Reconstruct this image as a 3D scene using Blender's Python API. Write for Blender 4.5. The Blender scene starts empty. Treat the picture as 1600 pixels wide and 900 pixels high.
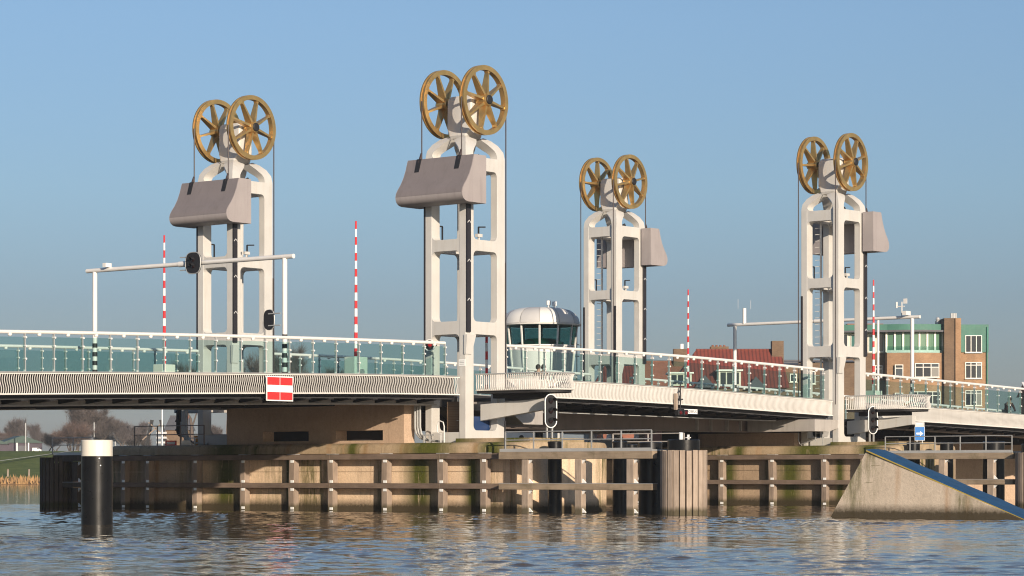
import bpy, bmesh, math, random
from mathutils import Vector, Matrix
PI = math.pi
rnd = random.Random(7)
scene = bpy.context.scene
COL = scene.collection

# ------------------------------------------------------------------ camera
# world: x along the bridge (towards the town), y across it (far side +), z up from the water
cam_d = bpy.data.cameras.new('camera')
cam = bpy.data.objects.new('camera', cam_d); COL.objects.link(cam)
HEAD = math.radians(39.3)
cam.location = (-78.0, -66.2, 1.4)
cam.rotation_euler = (PI/2, 0, HEAD - PI/2)
cam_d.sensor_width = 36.0
cam_d.lens = 4094.0/1600.0*36.0
cam_d.shift_y = (742-450)/1600.0
cam_d.clip_start = 0.5
cam_d.clip_end = 9000
scene.camera = cam

# ------------------------------------------------------------------ sky and sun
SUN_EL = math.radians(14.3)
SUN_AZ = math.radians(241.0)          # mathematical angle of the direction to the sun
world = bpy.data.worlds.new('World'); scene.world = world
world.use_nodes = True
wn = world.node_tree.nodes; wl = world.node_tree.links
bgn = wn.get('Background') or wn.new('ShaderNodeBackground')
sky = wn.new('ShaderNodeTexSky'); sky.sky_type = 'NISHITA'
sky.sun_disc = False
sky.sun_elevation = SUN_EL
sky.sun_rotation = PI/2 - SUN_AZ
sky.altitude = 0
sky.air_density = 1.0
sky.dust_density = 1.0
sky.ozone_density = 1.6
hsv = wn.new('ShaderNodeHueSaturation'); hsv.inputs['Saturation'].default_value = 1.0
tcw = wn.new('ShaderNodeTexCoord'); spw = wn.new('ShaderNodeSeparateXYZ'); wl.new(tcw.outputs['Generated'], spw.inputs[0])
rw_ = wn.new('ShaderNodeValToRGB')
for k_, (p_, c_) in enumerate(((0.0, (0.40, 0.46, 0.70)), (0.066, (0.46, 0.535, 0.765)), (0.107, (0.585, 0.687, 0.88)), (0.172, (0.70, 0.80, 0.98)), (0.32, (0.76, 0.85, 0.98)))):
    e_ = rw_.color_ramp.elements[k_] if k_ < 2 else rw_.color_ramp.elements.new(p_)
    e_.position = p_; e_.color = (*c_, 1)
wl.new(spw.outputs['Z'], rw_.inputs['Fac'])
mw_ = wn.new('ShaderNodeMix'); mw_.data_type = 'RGBA'; mw_.blend_type = 'MULTIPLY'; mw_.inputs[0].default_value = 1.0
wl.new(sky.outputs['Color'], mw_.inputs[6]); wl.new(rw_.outputs['Color'], mw_.inputs[7])
wl.new(mw_.outputs[2], bgn.inputs['Color'])
bgn.inputs['Strength'].default_value = 0.092
sun_d = bpy.data.lights.new('sun', 'SUN')
sun_d.energy = 4.8
sun_d.angle = math.radians(0.53)
sun_d.color = (1.0, 0.85, 0.68)
sun = bpy.data.objects.new('sun', sun_d); COL.objects.link(sun)
S = Vector((math.cos(SUN_EL)*math.cos(SUN_AZ), math.cos(SUN_EL)*math.sin(SUN_AZ), math.sin(SUN_EL)))
sun.rotation_euler = (-S).to_track_quat('-Z', 'Y').to_euler()
sun.location = (0, 0, 60)
vs = scene.view_settings
vs.view_transform = 'Standard'; vs.look = 'None'; vs.exposure = 0.36; vs.gamma = 1.0
scene.cycles.use_denoising = True
scene.cycles.filter_width = 1.1
scene.cycles.max_bounces = 8
scene.cycles.transparent_max_bounces = 24
scene.cycles.caustics_reflective = True      # sunlight thrown up from the river
scene.cycles.blur_glossy = 1.0
scene.cycles.sample_clamp_indirect = 4.0
scene.cycles.caustics_refractive = False

# ------------------------------------------------------------------ materials
MATS = {}
def nodes_of(name):
    m = bpy.data.materials.new(name); m.use_nodes = True
    n = m.node_tree.nodes; l = m.node_tree.links
    b = n.get('Principled BSDF')
    MATS[name] = m
    return m, n, l, b

def add_noise(n, l, pos, scale, detail=4.0, rough=0.55, stretch=None):
    src = pos
    if stretch:
        mp = n.new('ShaderNodeMapping'); mp.inputs['Scale'].default_value = stretch
        l.new(pos, mp.inputs['Vector']); src = mp.outputs['Vector']
    t = n.new('ShaderNodeTexNoise'); t.inputs['Scale'].default_value = scale
    t.inputs['Detail'].default_value = detail; t.inputs['Roughness'].default_value = rough
    l.new(src, t.inputs['Vector'])
    return t.outputs['Fac']

def ramp(n, l, fac, stops):
    r = n.new('ShaderNodeValToRGB')
    e = r.color_ramp.elements
    while len(e) < len(stops): e.new(0.5)
    for k, (p, c) in enumerate(stops):
        e[k].position = p
        e[k].color = (c[0], c[1], c[2], 1) if isinstance(c, (tuple, list)) else (c, c, c, 1)
    l.new(fac, r.inputs['Fac'])
    return r.outputs['Color']

def mix(n, l, fac, a, b, mode='MIX'):
    x = n.new('ShaderNodeMix'); x.data_type = 'RGBA'; x.blend_type = mode
    for sock, v in ((x.inputs[0], fac), (x.inputs[6], a), (x.inputs[7], b)):
        if hasattr(v, 'links'): l.new(v, sock)
        elif isinstance(v, (tuple, list)): sock.default_value = (v[0], v[1], v[2], 1)
        else: sock.default_value = v
    return x.outputs[2]

def math_n(n, l, op, a, b=None, clamp=False):
    x = n.new('ShaderNodeMath'); x.operation = op; x.use_clamp = clamp
    for k, v in enumerate((a, b)):
        if v is None: continue
        if hasattr(v, 'links'): l.new(v, x.inputs[k])
        else: x.inputs[k].default_value = v
    return x.outputs[0]

def bump(n, l, b, h, strength=0.3, dist=0.02):
    x = n.new('ShaderNodeBump'); x.inputs['Strength'].default_value = strength
    x.inputs['Distance'].default_value = dist
    l.new(h, x.inputs['Height']); l.new(x.outputs['Normal'], b.inputs['Normal'])

def paint(name, c, rough=0.45, metal=0.0, var=0.10, dirt=0.0, dirt_col=(0.18, 0.14, 0.10), scale=1.2, spec=0.5):
    """painted surface: base colour with soft blotches and vertical dirt runs"""
    m, n, l, b = nodes_of(name)
    pos = n.new('ShaderNodeNewGeometry').outputs['Position']
    f = add_noise(n, l, pos, scale, 5)
    lo = tuple(x*(1-var) for x in c); hi = tuple(min(1, x*(1+var*0.6)) for x in c)
    col = ramp(n, l, f, [(0.3, lo), (0.7, hi)])
    if dirt:
        g = add_noise(n, l, pos, 1.0, 5, 0.6, (5.0, 5.0, 0.5))
        k = ramp(n, l, g, [(0.5, 0.0), (0.78, 1.0)])
        k = mix(n, l, 1.0, k, (dirt, dirt, dirt), 'MULTIPLY')
        col = mix(n, l, k, col, dirt_col)
    l.new(col, b.inputs['Base Color'])
    b.inputs['Roughness'].default_value = rough
    b.inputs['Metallic'].default_value = metal
    b.inputs['Specular IOR Level'].default_value = spec
    rr = add_noise(n, l, pos, 6.0, 3)
    r2 = n.new('ShaderNodeMapRange'); r2.inputs['To Min'].default_value = max(0.05, rough-0.10); r2.inputs['To Max'].default_value = min(1, rough+0.12)
    l.new(rr, r2.inputs['Value']); l.new(r2.outputs['Result'], b.inputs['Roughness'])
    return m

paint('tower_white', (0.55, 0.535, 0.505), 0.42, var=0.07, dirt=0.32, dirt_col=(0.42, 0.36, 0.28))
paint('cable_black', (0.035, 0.022, 0.022), 0.5)
paint('rail_black', (0.022, 0.020, 0.024), 0.45)
paint('chevron_grey', (0.55, 0.55, 0.55), 0.5)
paint('gold', (0.70, 0.45, 0.17), 0.33, metal=0.8, var=0.18, scale=3.0)
paint('weight_grey', (0.33, 0.295, 0.29), 0.55, var=0.06, dirt=0.45, dirt_col=(0.20, 0.17, 0.17))
paint('weight_dark_grey', (0.20, 0.175, 0.175), 0.6, var=0.07, dirt=0.5, dirt_col=(0.14, 0.12, 0.12))  # curved front is a darker grey than the sides
paint('rail_white', (0.72, 0.70, 0.67), 0.35, var=0.04, dirt=0.12, dirt_col=(0.4, 0.36, 0.3))
paint('fascia_white', (0.68, 0.655, 0.615), 0.45, var=0.05, dirt=0.22, dirt_col=(0.40, 0.34, 0.28))
paint('steel_light', (0.50, 0.50, 0.49), 0.4, metal=0.3)
paint('galvanised', (0.42, 0.42, 0.41), 0.5, metal=0.4, var=0.15)
paint('deck_dark', (0.014, 0.013, 0.014), 0.7, var=0.2)  # near black: paints in the shade under the deck and behind the bars
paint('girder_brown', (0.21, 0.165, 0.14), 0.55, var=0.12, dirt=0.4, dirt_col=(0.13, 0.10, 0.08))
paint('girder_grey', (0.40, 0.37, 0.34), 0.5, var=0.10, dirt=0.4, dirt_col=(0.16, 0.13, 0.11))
paint('asphalt', (0.055, 0.055, 0.058), 0.9, var=0.2)
paint('sign_red', (0.72, 0.035, 0.035), 0.4, var=0.05)
paint('boom_red', (0.62, 0.025, 0.03), 0.4, var=0.05)
paint('sign_white', (0.82, 0.82, 0.80), 0.4, var=0.03)
paint('sign_blue', (0.02, 0.17, 0.50), 0.4, var=0.05)
paint('door_blue', (0.015, 0.04, 0.12), 0.4, var=0.1)
paint('signal_black', (0.012, 0.012, 0.014), 0.6)
paint('lamp_red', (0.30, 0.008, 0.010), 0.15)
paint('lamp_dark', (0.014, 0.005, 0.005), 0.3)
paint('lamp_dim', (0.10, 0.006, 0.006), 0.2)
paint('lamp_orange', (0.55, 0.20, 0.03), 0.3)
paint('pile_black', (0.007, 0.007, 0.0075), 0.30, var=0.25, dirt=0.2, dirt_col=(0.03, 0.027, 0.024), scale=2.0, spec=0.28)
paint('pile_white', (0.70, 0.65, 0.56), 0.5, var=0.05, dirt=0.3, dirt_col=(0.42, 0.32, 0.20))
paint('ice_blue', (0.010, 0.062, 0.150), 0.6, var=0.22, dirt=0.5, dirt_col=(0.05, 0.09, 0.13), scale=2.5)
paint('yellow_edge', (0.42, 0.31, 0.06), 0.6, var=0.2)
paint('copper_green', (0.048, 0.165, 0.122), 0.6, var=0.18, scale=0.6, dirt=0.4, dirt_col=(0.07, 0.20, 0.15))
paint('copper_dark', (0.05, 0.20, 0.15), 0.6, var=0.2)
paint('window_frame', (0.78, 0.75, 0.68), 0.5, var=0.04)
paint('plaster_cream', (0.62, 0.58, 0.48), 0.7, var=0.08)
paint('roof_grey', (0.10, 0.10, 0.11), 0.7)
paint('barn_green', (0.022, 0.055, 0.042), 0.6, var=0.15)
paint('barn_wall', (0.075, 0.058, 0.075), 0.8, var=0.15)
paint('steel_panel', (0.72, 0.70, 0.66), 0.45, metal=0.0, var=0.04)
paint('steel_panel_dark', (0.50, 0.49, 0.48), 0.45, metal=0.0, var=0.06)
paint('cabin_white', (0.70, 0.69, 0.66), 0.4, var=0.04, dirt=0.15, dirt_col=(0.4, 0.36, 0.3))
paint('cloth_dark', (0.016, 0.015, 0.018), 0.9)
paint('cloth_maroon', (0.055, 0.016, 0.018), 0.9)
paint('trousers', (0.02, 0.022, 0.03), 0.9)
paint('skin', (0.50, 0.30, 0.22), 0.6, var=0.04)
paint('hair', (0.025, 0.017, 0.012), 0.7)
paint('box_cream', (0.62, 0.64, 0.56), 0.5, var=0.05)
paint('orange_box', (0.65, 0.26, 0.02), 0.5)
paint('wire', (0.03, 0.03, 0.03), 0.6)

def glass(name, tint, fac=0.06, rough=0.02):
    m = bpy.data.materials.new(name); m.use_nodes = True
    n = m.node_tree.nodes; l = m.node_tree.links
    for x in list(n): n.remove(x)
    out = n.new('ShaderNodeOutputMaterial')
    tr = n.new('ShaderNodeBsdfTransparent'); tr.inputs['Color'].default_value = (*tint, 1)
    gl = n.new('ShaderNodeBsdfGlossy'); gl.inputs['Roughness'].default_value = rough
    lw = n.new('ShaderNodeLayerWeight'); lw.inputs['Blend'].default_value = 0.5
    p5 = math_n(n, l, 'POWER', lw.outputs['Facing'], 4.0)
    fr = math_n(n, l, 'ADD', math_n(n, l, 'MULTIPLY', p5, 0.55), 0.025)
    mx = n.new('ShaderNodeMixShader')
    l.new(fr, mx.inputs['Fac']); l.new(tr.outputs['BSDF'], mx.inputs[1]); l.new(gl.outputs['BSDF'], mx.inputs[2])
    l.new(mx.outputs['Shader'], out.inputs['Surface'])
    MATS[name] = m
glass('rail_glass', (0.785, 0.89, 0.88))
glass('rail_glass_clear', (0.84, 0.92, 0.91))
glass('rail_glass_dusty', (0.74, 0.86, 0.84), rough=0.06)
glass('cabin_glass', (0.50, 0.66, 0.65))
m, n, l, b = nodes_of('window_dark')
b.inputs['Base Color'].default_value = (0.020, 0.026, 0.034, 1); b.inputs['Roughness'].default_value = 0.06
m, n, l, b = nodes_of('window_mid')
b.inputs['Base Color'].default_value = (0.05, 0.065, 0.08, 1); b.inputs['Roughness'].default_value = 0.06
m, n, l, b = nodes_of('window_curtain')
b.inputs['Base Color'].default_value = (0.22, 0.21, 0.19, 1); b.inputs['Roughness'].default_value = 0.2
m, n, l, b = nodes_of('window_teal')
b.inputs['Base Color'].default_value = (0.03, 0.12, 0.11, 1); b.inputs['Roughness'].default_value = 0.08
m, n, l, b = nodes_of('window_green')
b.inputs['Base Color'].default_value = (0.10, 0.20, 0.13, 1); b.inputs['Roughness'].default_value = 0.15

def concrete(name, base, dark, moss=0.5, wet=True, seed=0.0, spots=(), streak=0.6, rust=0.45):
    m, n, l, b = nodes_of(name)
    geo = n.new('ShaderNodeNewGeometry'); pos = geo.outputs['Position']
    if seed:
        mp = n.new('ShaderNodeMapping'); mp.inputs['Location'].default_value = (seed, seed*0.7, 0)
        l.new(pos, mp.inputs['Vector']); p2 = mp.outputs['Vector']
    else: p2 = pos
    f = add_noise(n, l, p2, 0.9, 8, 0.65)
    col = ramp(n, l, f, [(0.32, dark), (0.62, base)])
    f2 = add_noise(n, l, p2, 9.0, 6, 0.7)
    col = mix(n, l, 0.35, col, ramp(n, l, f2, [(0.3, tuple(x*0.7 for x in base)), (0.7, tuple(min(1, x*1.2) for x in base))]))
    f9 = add_noise(n, l, p2, 34.0, 4, 0.7)
    col = mix(n, l, 0.55, col, ramp(n, l, f9, [(0.30, 0.45), (0.52, 1.0), (0.75, 1.12)]), 'MULTIPLY')
    # vertical run marks
    g = add_noise(n, l, p2, 1.0, 8, 0.68, (4.2, 4.2, 0.30))
    k = ramp(n, l, g, [(0.54, 0.0), (0.74, streak)])
    col = mix(n, l, k, col, tuple(x*0.45 for x in dark))
    # rust tinged runs
    g3 = add_noise(n, l, p2, 1.0, 3, 0.5, (1.4, 1.4, 0.08))
    k3 = ramp(n, l, g3, [(0.60, 0.0), (0.70, rust)])
    col = mix(n, l, k3, col, (0.34, 0.17, 0.06))
    if moss:
        q = add_noise(n, l, p2, 1.0, 4, 0.6, (0.45, 0.45, 0.10))
        q2 = add_noise(n, l, p2, 1.0, 8, 0.75, (5.5, 5.5, 0.55))
        kk = math_n(n, l, 'MULTIPLY', ramp(n, l, q, [(0.50, 0.0), (0.62, 1.0)]), ramp(n, l, q2, [(0.40, 0.0), (0.58, 1.0)]))
        sp0 = n.new('ShaderNodeSeparateXYZ'); l.new(pos, sp0.inputs[0])
        for (c_, hw_) in spots:              # algae grows where water runs off the ledge
            dd = math_n(n, l, 'ABSOLUTE', math_n(n, l, 'SUBTRACT', sp0.outputs['Y'], c_))
            mm_ = math_n(n, l, 'SUBTRACT', 1.25, math_n(n, l, 'DIVIDE', dd, hw_), clamp=True)
            kk = math_n(n, l, 'MAXIMUM', kk, math_n(n, l, 'MULTIPLY', mm_, ramp(n, l, q2, [(0.28, 0.0), (0.43, 1.0)])))
        kk = math_n(n, l, 'MULTIPLY', kk, moss)
        col = mix(n, l, kk, col, mix(n, l, f2, (0.022, 0.026, 0.005), (0.12, 0.125, 0.016)))
    sep = n.new('ShaderNodeSeparateXYZ'); l.new(pos, sep.inputs[0])
    if wet:
        z = math_n(n, l, 'ADD', sep.outputs['Z'], math_n(n, l, 'MULTIPLY', f2, -0.30))
        w = ramp(n, l, z, [(0.04, 1.0), (0.34, 0.0)])
        col = mix(n, l, math_n(n, l, 'MULTIPLY', w, 0.95), col, (0.040, 0.030, 0.014))
    l.new(col, b.inputs['Base Color'])
    b.inputs['Roughness'].default_value = 0.85
    b.inputs['Specular IOR Level'].default_value = 0.25
    bump(n, l, b, math_n(n, l, 'ADD', f2, math_n(n, l, 'MULTIPLY', f9, 0.5)), 0.6, 0.02)
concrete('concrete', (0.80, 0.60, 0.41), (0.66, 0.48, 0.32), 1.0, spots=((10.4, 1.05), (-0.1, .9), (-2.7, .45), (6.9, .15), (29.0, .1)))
concrete('concrete_dark', (0.46, 0.335, 0.225), (0.33, 0.235, 0.155), 1.0, seed=47.0, spots=((-2.1, .3), (0.6, .8), (4.0, .5)))  # darker concrete: right pier, and shade painted onto the far end panels
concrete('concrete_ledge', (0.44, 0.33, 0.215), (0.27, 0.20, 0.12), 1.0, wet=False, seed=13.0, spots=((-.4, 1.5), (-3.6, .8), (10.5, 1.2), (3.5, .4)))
concrete('concrete_wall', (0.53, 0.385, 0.275), (0.44, 0.315, 0.22), 0.0, wet=False, seed=5.0, streak=0.3, rust=0.12)
concrete('concrete_ice', (0.62, 0.52, 0.41), (0.50, 0.415, 0.32), 0.9, seed=31.0, streak=0.28)

def timber(name, base, dark, stretch, moss=0.3):
    m, n, l, b = nodes_of(name)
    pos = n.new('ShaderNodeNewGeometry').outputs['Position']
    f = add_noise(n, l, pos, 2.0, 6, 0.65, stretch)
    col = ramp(n, l, f, [(0.32, dark), (0.66, base)])
    f3 = add_noise(n, l, pos, 1.1, 4, 0.6)
    col = mix(n, l, 0.5, col, ramp(n, l, f3, [(0.3, tuple(x*0.55 for x in base)), (0.7, tuple(x*1.2 for x in base))]))
    q = add_noise(n, l, pos, 1.3, 5, 0.7)
    col = mix(n, l, math_n(n, l, 'MULTIPLY', ramp(n, l, q, [(0.52, 0.0), (0.66, 1.0)]), moss), col, (0.07, 0.065, 0.02))
    sep = n.new('ShaderNodeSeparateXYZ'); l.new(pos, sep.inputs[0])
    z = math_n(n, l, 'ADD', sep.outputs['Z'], math_n(n, l, 'MULTIPLY', f, -0.30))
    w = ramp(n, l, z, [(0.0, 1.0), (0.16, 0.0)])
    col = mix(n, l, math_n(n, l, 'MULTIPLY', w, 0.8), col, (0.05, 0.045, 0.018))
    l.new(col, b.inputs['Base Color'])
    b.inputs['Roughness'].default_value = 0.85
    b.inputs['Specular IOR Level'].default_value = 0.2
    bump(n, l, b, f, 0.6, 0.02)
timber('timber_beam', (0.205, 0.15, 0.115), (0.10, 0.073, 0.058), (6, 0.5, 6), 0.3)
timber('timber_walk', (0.34, 0.265, 0.19), (0.19, 0.145, 0.10), (6, 0.5, 6), 0.4)
timber('timber_post', (0.33, 0.255, 0.20), (0.18, 0.14, 0.11), (7, 7, 0.5), 0.1)
timber('timber_plank', (0.42, 0.335, 0.265), (0.20, 0.155, 0.12), (8, 8, 0.5), 0.05)
timber('timber_shaded', (0.10, 0.08, 0.065), (0.05, 0.04, 0.032), (6, 6, 0.6), 0.3)  # darker copy of the timber, with shade put into its colour

def brick(name, c1, c2, mortar, scale=1.0):
    m, n, l, b = nodes_of(name)
    tc = n.new('ShaderNodeTexCoord')
    mp = n.new('ShaderNodeMapping'); mp.inputs['Rotation'].default_value = (PI/2, 0, 0)
    l.new(tc.outputs['Object'], mp.inputs['Vector'])
    t = n.new('ShaderNodeTexBrick'); t.inputs['Scale'].default_value = scale
    t.inputs['Brick Width'].default_value = 0.22; t.inputs['Row Height'].default_value = 0.065; t.inputs['Mortar Size'].default_value = 0.008
    t.inputs['Color1'].default_value = (*c1, 1); t.inputs['Color2'].default_value = (*c2, 1); t.inputs['Mortar'].default_value = (*mortar, 1)
    l.new(mp.outputs['Vector'], t.inputs['Vector'])
    pos = n.new('ShaderNodeNewGeometry').outputs['Position']
    f = add_noise(n, l, pos, 0.6, 6, 0.65)
    col = mix(n, l, 0.7, t.outputs['Color'], ramp(n, l, f, [(0.3, 0.45), (0.7, 1.0)]), 'MULTIPLY')
    l.new(col, b.inputs['Base Color']); b.inputs['Roughness'].default_value = 0.9
brick('brick_orange', (0.40, 0.225, 0.115), (0.33, 0.175, 0.085), (0.42, 0.30, 0.2))
brick('brick_brown', (0.20, 0.125, 0.075), (0.15, 0.09, 0.055), (0.2, 0.15, 0.1))
brick('brick_red', (0.36, 0.10, 0.05), (0.28, 0.075, 0.04), (0.3, 0.2, 0.15))

m, n, l, b = nodes_of('roof_tile')
tc = n.new('ShaderNodeTexCoord')
wv = n.new('ShaderNodeTexWave'); wv.wave_type = 'BANDS'; wv.bands_direction = 'X'; wv.inputs['Scale'].default_value = 1.1
wv.inputs['Distortion'].default_value = 0.3
l.new(tc.outputs['Object'], wv.inputs['Vector'])
f = add_noise(n, l, tc.outputs['Object'], 1.5, 6, 0.7)
col = mix(n, l, 0.5, ramp(n, l, f, [(0.3, (0.085, 0.022, 0.017)), (0.7, (0.20, 0.043, 0.030))]), ramp(n, l, wv.outputs['Fac'], [(0.1, (0.06, 0.018, 0.015)), (0.5, (0.24, 0.055, 0.038))]))
l.new(col, b.inputs['Base Color']); b.inputs['Roughness'].default_value = 0.8

m, n, l, b = nodes_of('grass')
pos = n.new('ShaderNodeNewGeometry').outputs['Position']
sep = n.new('ShaderNodeSeparateXYZ'); l.new(pos, sep.inputs[0])
f = add_noise(n, l, pos, 0.15, 8, 0.7)
f2 = add_noise(n, l, pos, 0.6, 6, 0.7)
g = ramp(n, l, f, [(0.3, (0.06, 0.10, 0.018)), (0.7, (0.13, 0.175, 0.035))])
g = mix(n, l, 0.4, g, ramp(n, l, f2, [(0.3, (0.035, 0.05, 0.012)), (0.7, (0.14, 0.14, 0.045))]))
zz = math_n(n, l, 'ADD', sep.outputs['Z'], math_n(n, l, 'MULTIPLY', f2, 0.9))
rd = ramp(n, l, math_n(n, l, 'MULTIPLY', zz, 0.5), [(0.62, 1.0), (0.74, 0.0)])
g = mix(n, l, rd, g, (0.26, 0.155, 0.07))
l.new(g, b.inputs['Base Color']); b.inputs['Roughness'].default_value = 0.95; b.inputs['Specular IOR Level'].default_value = 0.1
paint('reed', (0.36, 0.21, 0.085), 0.9, var=0.35, scale=0.8)
paint('bark', (0.11, 0.085, 0.07), 0.95, var=0.2)
paint('twig_brown', (0.115, 0.092, 0.082), 0.95, var=0.35, scale=0.5)
paint('twig_red', (0.135, 0.090, 0.074), 0.95, var=0.3, scale=0.5)
paint('twig_grey', (0.12, 0.10, 0.096), 0.95, var=0.25, scale=0.5)
paint('hedge', (0.05, 0.06, 0.025), 0.95, var=0.4, scale=1.0)

# water
m, n, l, b = nodes_of('water')
pos = n.new('ShaderNodeNewGeometry').outputs['Position']
mp = n.new('ShaderNodeMapping'); mp.inputs['Rotation'].default_value = (0, 0, -HEAD); l.new(pos, mp.inputs['Vector'])
wpos = mp.outputs['Vector']          # x' runs away from the near bank: the wind crests lie across it
h1 = add_noise(n, l, wpos, 5.0, 3.0, 0.55, (1.0, 0.7, 1.0))
h2 = add_noise(n, l, wpos, 13.0, 2.0, 0.5, (1.0, 0.7, 1.0))
hs = math_n(n, l, 'ADD', math_n(n, l, 'MULTIPLY', h1, 0.0045), math_n(n, l, 'MULTIPLY', h2, 0.0012))
bp = n.new('ShaderNodeBump'); bp.inputs['Strength'].default_value = 1.0; bp.inputs['Distance'].default_value = 1.0
l.new(hs, bp.inputs['Height']); l.new(bp.outputs['Normal'], b.inputs['Normal'])
b.inputs['Base Color'].default_value = (0.085, 0.064, 0.038, 1)
b.inputs['Roughness'].default_value = 0.04
b.inputs['IOR'].default_value = 1.333

# ------------------------------------------------------------------ mesh helpers
class MB:
    def __init__(self): self.v = []; self.f = []; self.m = []
    def add(self, vs, fs, mi=0):
        o = len(self.v); self.v += [tuple(p) for p in vs]
        for q in fs: self.f.append(tuple(i+o for i in q)); self.m.append(mi)
        return self
    def hexa(self, p, mi=0):                     # 8 points: bottom ring 0-3, top ring 4-7
        return self.add(p, [(3, 2, 1, 0), (4, 5, 6, 7), (0, 1, 5, 4), (1, 2, 6, 5), (2, 3, 7, 6), (3, 0, 4, 7)], mi)
    def box(self, x0, x1, y0, y1, z0, z1, mi=0):
        return self.hexa([(x0, y0, z0), (x1, y0, z0), (x1, y1, z0), (x0, y1, z0), (x0, y0, z1), (x1, y0, z1), (x1, y1, z1), (x0, y1, z1)], mi)
    def bar(self, a, b, w, d=None, up=(0, 0, 1), mi=0):
        a, b = Vector(a), Vector(b); d = d or w
        t = (b-a).normalized(); u = Vector(up)
        if abs(t.dot(u)) > 0.98: u = Vector((1, 0, 0))
        s = t.cross(u).normalized(); u = s.cross(t)
        r = [s*w/2*i+u*d/2*j for i, j in ((-1, -1), (1, -1), (1, 1), (-1, 1))]
        return self.hexa([a+q for q in r]+[b+q for q in r], mi)
    def tube(self, pts, r, n=8, mi=0, cap=True, closed=False):
        pts = [Vector(p) for p in pts]; N = len(pts)
        rr = r if isinstance(r, (list, tuple)) else [r]*N
        vs = []; fs = []
        t0 = (pts[1]-pts[0]).normalized()
        u = Vector((0, 0, 1)) if abs(t0.z) < 0.9 else Vector((1, 0, 0))
        s = t0.cross(u).normalized()
        for k in range(N):
            if closed: t = pts[(k+1) % N]-pts[k-1]
            else: t = pts[min(k+1, N-1)]-pts[max(k-1, 0)]
            t.normalize()
            s = (s-t*s.dot(t)).normalized(); u = t.cross(s)
            for i in range(n):
                a = 2*PI*i/n; vs.append(pts[k]+(s*math.cos(a)+u*math.sin(a))*rr[k])
        for k in range(N if closed else N-1):
            k2 = (k+1) % N
            for i in range(n):
                j = (i+1) % n; fs.append((k*n+i, k*n+j, k2*n+j, k2*n+i))
        if cap and not closed:
            fs.append(tuple(reversed(range(n)))); fs.append(tuple(range((N-1)*n, N*n)))
        return self.add(vs, fs, mi)
    def cyl(self, a, b, r, n=16, mi=0): return self.tube([a, b], r, n, mi)
    def lathe(self, prof, n=32, c=(0, 0, 0), axis='z', mi=0, a0=0, a1=2*PI, closed_prof=False):
        vs = []; fs = []; full = abs(a1-a0-2*PI) < 1e-6; cols = n if full else n+1
        for i in range(cols):
            a = a0+(a1-a0)*i/n
            for (r, h) in prof:
                if axis == 'z': vs.append((c[0]+r*math.cos(a), c[1]+r*math.sin(a), c[2]+h))
                else: vs.append((c[0]+r*math.cos(a), c[1]+h, c[2]+r*math.sin(a)))
        P = len(prof); E = P if closed_prof else P-1
        for i in range(n):
            j = (i+1) % cols
            for k in range(E):
                k2 = (k+1) % P
                q = (i*P+k, j*P+k, j*P+k2, i*P+k2)
                fs.append(q if axis == 'z' else tuple(reversed(q)))
        return self.add(vs, fs, mi)
    def prism(self, poly, a, b, plane='xz', mi=0, cap0=True, cap1=True):
        """polygon in a plane, extruded from a to b along the third axis"""
        def P(p, h):
            return {'xz': (p[0], h, p[1]), 'yz': (h, p[0], p[1]), 'xy': (p[0], p[1], h)}[plane]
        n = len(poly)
        vs = [P(p, a) for p in poly]+[P(p, b) for p in poly]
        fs = [(i, (i+1) % n, (i+1) % n+n, i+n) for i in range(n)]
        if cap0: fs.append(tuple(reversed(range(n))))
        if cap1: fs.append(tuple(range(n, 2*n)))
        return self.add(vs, fs, mi)
    def plate(self, outer, holes, a, b, plane='xz', warp=None, mi=0):
        """flat plate with holes"""
        bm = bmesh.new(); loops = []
        for lp in [outer]+holes:
            vv = [bm.verts.new((p[0], p[1], 0)) for p in lp]
            ee = [bm.edges.new((vv[i], vv[(i+1) % len(vv)])) for i in range(len(vv))]
            loops.append(vv)
        bmesh.ops.triangle_fill(bm, use_beauty=True, use_dissolve=False, edges=bm.edges[:], normal=(0, 0, 1))
        bm.verts.index_update()
        pts = [(v.co.x, v.co.y) for v in bm.verts]; tri = [tuple(v.index for v in f.verts) for f in bm.faces]
        n = len(pts)
        lid = [[v.index for v in lp] for lp in loops]
        bm.free()
        def P(p, h): return {'xz': (p[0], h, p[1]), 'yz': (h, p[0], p[1]), 'xy': (p[0], p[1], h)}[plane]
        vs = [P(p, a) for p in pts]+[P(p, b) for p in pts]
        if warp: vs = [warp(*v) for v in vs]
        fs = [tuple(reversed(t)) for t in tri]+[tuple(i+n for i in t) for t in tri]
        for lp in lid:
            k = len(lp)
            fs += [(lp[i], lp[(i+1) % k], lp[(i+1) % k]+n, lp[i]+n) for i in range(k)]
        return self.add(vs, fs, mi)
    def mesh(self, name, mats, smooth=False, angle=35):
        me = bpy.data.meshes.new(name)
        me.from_pydata(self.v, [], self.f)
        for q in (mats if isinstance(mats, (list, tuple)) else [mats]): me.materials.append(MATS[q])
        if any(self.m): me.polygons.foreach_set('material_index', self.m)
        bm = bmesh.new(); bm.from_mesh(me); bmesh.ops.recalc_face_normals(bm, faces=bm.faces[:])
        if smooth:
            ca = math.radians(angle)
            for e in bm.edges: e.smooth = len(e.link_faces) == 2 and e.calc_face_angle(3.2) < ca
            for f in bm.faces: f.smooth = True
        bm.to_mesh(me); bm.free(); me.update()
        return me

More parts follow.
